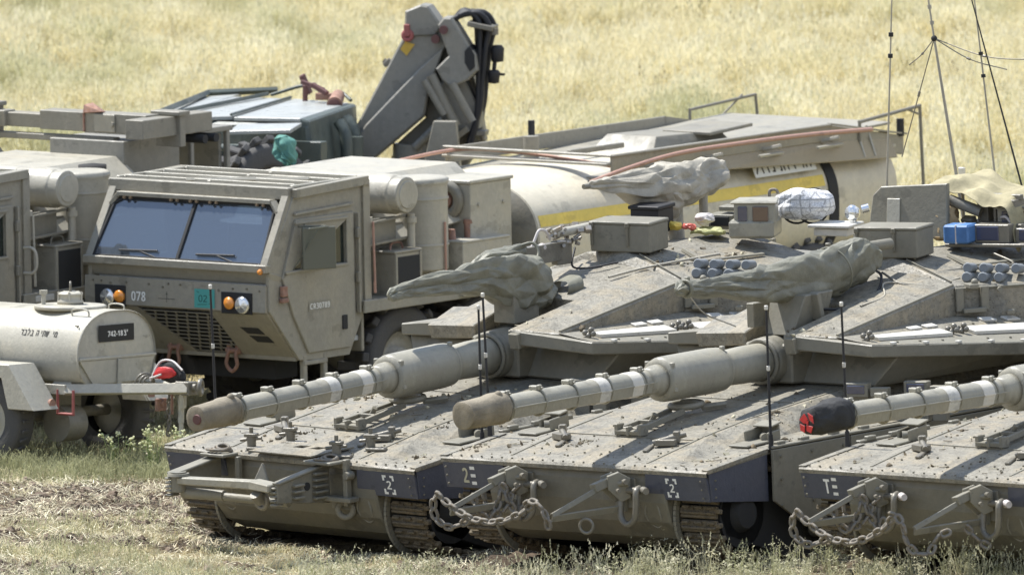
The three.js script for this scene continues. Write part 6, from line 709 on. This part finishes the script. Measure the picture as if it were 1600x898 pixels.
// ---------- grass, straw, weeds, clods ----------
function clump(n, h0, h1, spread, w, lean, head = 0) {
  const out = [];
  for (let i = 0; i < n; i++) {
    const a = rr(0, 6.283), r = spread * Math.sqrt(rnd()), x = r * Math.cos(a), z = r * Math.sin(a), h = rr(h0, h1), l = lean * rr(0.3, 1.2) * h, b = rr(0, 6.283), lx = l * Math.cos(b), lz = l * Math.sin(b), f = rr(0, 3.14), wx = Math.cos(f) * w * 0.5, wz = Math.sin(f) * w * 0.5;
    const m = [x + lx * 0.35, h * 0.6, z + lz * 0.35], t = [x + lx, h * (1 - 0.25 * lean), z + lz];
    out.push(x - wx, 0, z - wz, x + wx, 0, z + wz, m[0] + wx * 0.8, m[1], m[2] + wz * 0.8, x - wx, 0, z - wz, m[0] + wx * 0.8, m[1], m[2] + wz * 0.8, m[0] - wx * 0.8, m[1], m[2] - wz * 0.8, m[0] - wx * 0.8, m[1], m[2] - wz * 0.8, m[0] + wx * 0.8, m[1], m[2] + wz * 0.8, ...t);
    for (let k = 0; k < head; k++) { const s = 0.7 + 0.3 * (k + 0.5) / head, px = mix(x, t[0], s * s) + rr(-1, 1) * w * 1.3, py = mix(0, t[1], s), pz = mix(z, t[2], s * s) + rr(-1, 1) * w * 1.3, q = w * rr(0.9, 1.5), g = rr(0, 3.14); out.push(px - q * Math.cos(g), py, pz - q * Math.sin(g), px + q * Math.cos(g), py + q * 0.3, pz + q * Math.sin(g), px + rr(-q, q) * 0.4, py + q * 3.2, pz); }
  }
  return tris(out);
}
const leafMat = (o = {}) => new THREE.MeshPhysicalMaterial({ color: 0xffffff, roughness: 0.95, side: THREE.DoubleSide, specularIntensity: 0.2, transmission: 0.45, thickness: 0, ...o });
function scatter(name, label, category, geo, spots, mat = leafMat()) {
  const m = new THREE.InstancedMesh(geo, mat, spots.length), q = new THREE.Quaternion(), c = new THREE.Color();
  spots.forEach((s, i) => { q.setFromEuler(new THREE.Euler(s.rx || 0, s.a, s.rz || 0, 'YXZ')); m.setMatrixAt(i, new THREE.Matrix4().compose(V(s.x, s.y, s.z), q, V(s.s, s.s * (s.h || 1), s.s))); m.setColorAt(i, c.setRGB(...s.c)); });
  m.name = numbered(name); m.userData = { label, category, kind: 'stuff' }; m.castShadow = m.receiveShadow = true; scene.add(m); return m;
}
const tone = (a, b, t, k = 1) => a.map((v, i) => mix(v, b[i], t) * k);
const STRAW = [0.80, 0.73, 0.47], PALE = [0.88, 0.83, 0.62], GREENISH = [0.56, 0.56, 0.33], GREEN = [0.27, 0.285, 0.155], OLIVE = [0.42, 0.42, 0.23], BROWN = [0.36, 0.26, 0.15];
const under = (() => { const boxes = [[tank1, 2.0, -4.2, 3.5], [tank2, 2.0, -4.2, 3.5], [tank3, 2.0, -4.2, 3.5], [fuelTruck, 1.3, -12, -0.4], [loader, 1.3, -12, -0.4]].map(([o, w, a, b]) => { o.updateMatrixWorld(true); return [o.matrixWorld.clone().invert(), w, a, b]; }), p = V(); return (x, z) => boxes.some(([m, w, a, b]) => { p.set(x, 0.3, z).applyMatrix4(m); return Math.abs(p.x) < w && p.z > a && p.z < b; }); })();
{ // dry hillside grass
  const spots = [[], [], []];
  for (let i = 0; i < 150000; i++) {
    const z = -15.5 - 42 * rnd(), x = rr(-8.6, 8.6); if (under(x, z)) continue;
    const g = fbm(x * 0.32, z * 0.2, 21.5, 4), band = fbm(x * 0.12 + z * 0.11, z * 0.16 - x * 0.05, 40.1, 3), bare = smooth(0.22, 0.36, band), n = noise(x * 1.7, z * 1.7, 2), fine = rnd();
    if (bare > 0.5 && fine < 0.45) continue;
    let c = tone(STRAW, PALE, clamp(0.6 + 1.2 * n + 0.3 * (fine - 0.5)), 0.88 + 0.2 * rnd()); const gr = smooth(0.0, 0.32, g) * 0.55 + (rnd() < 0.07 ? 0.4 : 0); c = tone(c, GREENISH, clamp(gr)); if (rnd() < 0.004) c = tone(BROWN, GREEN, rnd(), 0.9);
    const k = (0.7 + 0.4 * rnd()) * (0.85 + 0.4 * smooth(-0.2, 0.4, noise(x * 0.9, z * 0.6, 8))); spots[i % 3].push({ x, z, y: groundY(x, z) - 0.02, a: rr(0, 6.28), s: k * (bare > 0.5 ? 0.6 : 1), h: 0.85 + 0.5 * (0.5 + n), c });
  }
  [[12, 0.22, 0.46, 0.13, 0.012, 0.35, 2], [10, 0.28, 0.55, 0.12, 0.010, 0.5, 3], [14, 0.14, 0.34, 0.15, 0.012, 0.6, 1]].forEach((p, i) => scatter('dry_grass', ['tall pale dry grass covering the hillside', 'nodding seeded dry grass covering the hillside', 'short dry undergrowth covering the hillside'][i], 'grass', clump(...p), spots[i]));
}
{ // near ground: trampled straw, short green grass, weeds at the front, clods of earth
  const short = [], green = [], litter = [], clods = [], oats = [], weeds = [];
  for (let i = 0; i < 60000; i++) {
    const x = rr(-8, 8.5), z = -16 + 22 * rnd(); if (under(x, z)) continue;
    const bare = bareness(x, z), gr = smooth(0.0, 0.35, fbm(x * 0.3, z * 0.25, 12.2, 3) + 0.13 * smooth(-6, -9, z) - 0.05), y = groundY(x, z) - 0.01;
    if (rnd() < bare * 0.88) { if (rnd() < 0.45) clods.push({ x, z, y: y + 0.005, a: rr(0, 6), rx: rr(-1, 1), s: Math.pow(rnd(), 2.2) * 0.065 + 0.008, c: tone([0.12, 0.085, 0.06], [0.24, 0.185, 0.135], rnd()) }); else if (rnd() < 0.7) litter.push({ x, z, y: y + 0.02, a: rr(0, 6.28), rx: rr(-0.25, 0.25), s: rr(0.7, 1.9), c: tone(PALE, BROWN, rnd() * 0.8, rr(0.55, 1.15)) }); if (rnd() < 0.14) short.push({ x, z, y, a: rr(0, 6.28), s: rr(0.5, 1.5), h: rr(0.5, 1.1), c: tone(PALE, STRAW, rnd(), rr(0.8, 1.1)) }); continue; }
    if (rnd() < 0.30 * gr + (z < -7.5 ? 0.06 : 0)) green.push({ x, z, y, a: rr(0, 6.28), s: rr(0.6, 1.25), h: rr(0.8, 1.3), c: tone(tone(GREEN, GREENISH, rnd()), STRAW, rnd() < 0.35 ? 0.6 : 0.1, rr(0.7, 1.2)) });
    else if (rnd() < 0.75) { const tuft = 0.5 + 1.1 * smooth(-0.15, 0.35, noise(x * 1.6, z * 1.6, 5)); short.push({ x, z, y, a: rr(0, 6.28), s: rr(0.5, 1.15) * tuft, h: rr(0.7, 1.3), c: tone(tone(PALE, STRAW, rnd()), rnd() < 0.5 ? OLIVE : BROWN, rnd() * 0.8, rr(0.65, 1.15)) }); if (x < -1.5 && z > 0.5 && rnd() < 0.05 * tuft) weeds.push({ x, z, y, a: rr(0, 6.28), s: rr(0.4, 0.9), h: 0.8, c: tone(PALE, OLIVE, rnd(), rr(0.8, 1.1)) }); }
    else litter.push({ x, z, y: y + 0.02, a: rr(0, 6.28), rx: rr(-0.2, 0.2), s: rr(0.7, 1.6), c: tone(PALE, BROWN, rnd() * 0.6, rr(0.6, 1.1)) });
  }
  for (let i = 0; i < 1700; i++) { const z = rr(2.4, 5.6), x = rr(-7, 8), d = 0.5 + fbm(x * 0.6, z * 0.6, 3.3, 3) * 1.6; if (under(x, z) || rnd() > d * d * 1.6) continue; const y = groundY(x, z) - 0.01; (rnd() < 0.4 ? oats : weeds).push({ x, z, y, a: rr(0, 6.28), s: rr(0.6, 1.3), h: rr(0.8, 1.2), c: tone(tone(OLIVE, PALE, rnd()), GREEN, rnd() * 0.45, rr(0.7, 1.1)) }); }
  for (let i = 0; i < 420; i++) { const x = rr(-6.2, -2.6), z = rr(-10.5, -8.2), y = groundY(x, z) - 0.01; if (rnd() < 0.45) oats.push({ x, z, y, a: rr(0, 6.28), s: rr(0.55, 1.0), c: tone(OLIVE, GREENISH, rnd(), rr(0.6, 1)) }); else green.push({ x, z, y, a: rr(0, 6.28), s: rr(1, 1.7), c: tone(GREEN, GREENISH, rnd(), rr(0.7, 1.1)) }); }
  scatter('short_straw', 'short trampled straw on the ground in front of the vehicles', 'straw', clump(12, 0.03, 0.11, 0.10, 0.008, 1.3), short);
  scatter('green_grass', 'low green grass between the trailer and the tanks', 'grass', clump(14, 0.06, 0.19, 0.09, 0.008, 0.8), green);
  scatter('straw_litter', 'loose dry stalks lying on the churned soil', 'straw', tris((() => { const o = []; for (let i = 0; i < 7; i++) { const x = rr(-0.1, 0.1), z = rr(-0.1, 0.1), a = rr(0, 6.28), l = rr(0.04, 0.13), w = 0.004, c = Math.cos(a), s = Math.sin(a), y = rr(0, 0.03); o.push(x - s * w, y, z + c * w, x + s * w, y, z - c * w, x + c * l, y + rr(-0.01, 0.03), z + s * l); } return o; })()), litter, leafMat({ transmission: 0 }));
  const cg = new THREE.IcosahedronGeometry(1, 1), cp = cg.attributes.position; for (let i = 0; i < cp.count; i++) { const p = V().fromBufferAttribute(cp, i), k = 1 + 0.7 * noise(p.x * 1.3, p.y * 1.3, p.z * 1.3); cp.setXYZ(i, p.x * k, p.y * k * 0.75, p.z * k); } cg.computeVertexNormals();
  scatter('soil_clods', 'dark clods of churned earth in the tracks', 'soil', withUV(prep(cg)), clods, S(1, 1, 1, { roughness: 1 }));
  scatter('wild_oats', 'tall seeded weeds at the bottom edge and beside the trailer', 'weeds', clump(9, 0.20, 0.50, 0.10, 0.007, 0.55, 5), oats);
  const wd = (() => { const o = []; for (let i = 0; i < 7; i++) { const a = rr(0, 6.28), l = rr(0.02, 0.1), h = rr(0.15, 0.38), bx = Math.cos(a) * l, bz = Math.sin(a) * l, w = 0.004; o.push(bx * 0.2 - w, 0, bz * 0.2, bx * 0.2 + w, 0, bz * 0.2, bx, h, bz); for (let k = 0; k < 12; k++) { const t = 0.25 + 0.75 * rnd(), px = mix(bx * 0.2, bx, t), pz = mix(bz * 0.2, bz, t), py = h * t, g = rr(0, 6.28), q = rr(0.012, 0.035), e = rr(-0.3, 0.8); o.push(px, py, pz, px + Math.cos(g) * q - Math.sin(g) * q * 0.3, py + q * e * 0.6, pz + Math.sin(g) * q + Math.cos(g) * q * 0.3, px + Math.cos(g) * q * 1.3 + Math.sin(g) * q * 0.2, py + q * e, pz + Math.sin(g) * q * 1.3 - Math.cos(g) * q * 0.2); } } return tris(o); })();
  scatter('leafy_weeds', 'small leafy weeds in front of the tank tracks', 'weeds', wd, weeds);
}
{ // yellow-flowered weed beside the trailer jack
  const leaf = (x, y, z, a, l, w, up) => { const c = Math.cos(a), s = Math.sin(a); return [x, y, z, x + c * l * 0.5 - s * w, y + up * 0.6, z + s * l * 0.5 + c * w, x + c * l, y + up, z + s * l, x, y, z, x + c * l, y + up, z + s * l, x + c * l * 0.5 + s * w, y + up * 0.6, z + s * l * 0.5 - c * w]; };
  const build = (label, x, z, n, h) => { const t = thing('flowering_weed', label, 'plant', null, [x, groundY(x, z), z]), st = [], lf = [], fl = []; for (let i = 0; i < n; i++) { const a = rr(0, 6.28), r = rr(0.03, 0.14), hh = h * rr(0.6, 1.1), e = [r * Math.cos(a) * 1.4, hh, r * Math.sin(a) * 1.4]; st.push(C([0.03 * Math.cos(a), 0, 0.03 * Math.sin(a)], e, 0.006, 0.003, 5)); for (let k = 0; k < 9; k++) { const f = rr(0.15, 0.95); lf.push(...leaf(e[0] * f, e[1] * f, e[2] * f, rr(0, 6.28), rr(0.05, 0.11), 0.014, rr(0, 0.05))); } for (let k = 0; k < 7; k++) { const g = new THREE.IcosahedronGeometry(rr(0.008, 0.017), 0); fl.push(T(g, e[0] + rr(-0.035, 0.035), e[1] + rr(-0.06, 0.03), e[2] + rr(-0.035, 0.035))); } }
    mesh(t, 'stems', st, S(0.26, 0.32, 0.12)); mesh(t, 'leaves', tris(lf), leafMat({ color: new THREE.Color(0.34, 0.39, 0.19) })); stuff(mesh(t, 'flower_heads', fl, S(0.66, 0.66, 0.38))); };
  build('yellow-green flowering weed growing just left of the trailer jack', -3.95, -9.6, 9, 0.5); build('smaller pale flowering weed at the foot of the trailer jack', -3.55, -9.3, 10, 0.5); build('pale flowering weed growing beneath the trailer drawbar', -4.35, -9.8, 8, 0.42);
}
scene.updateMatrixWorld(true);
renderer.render(scene, camera);
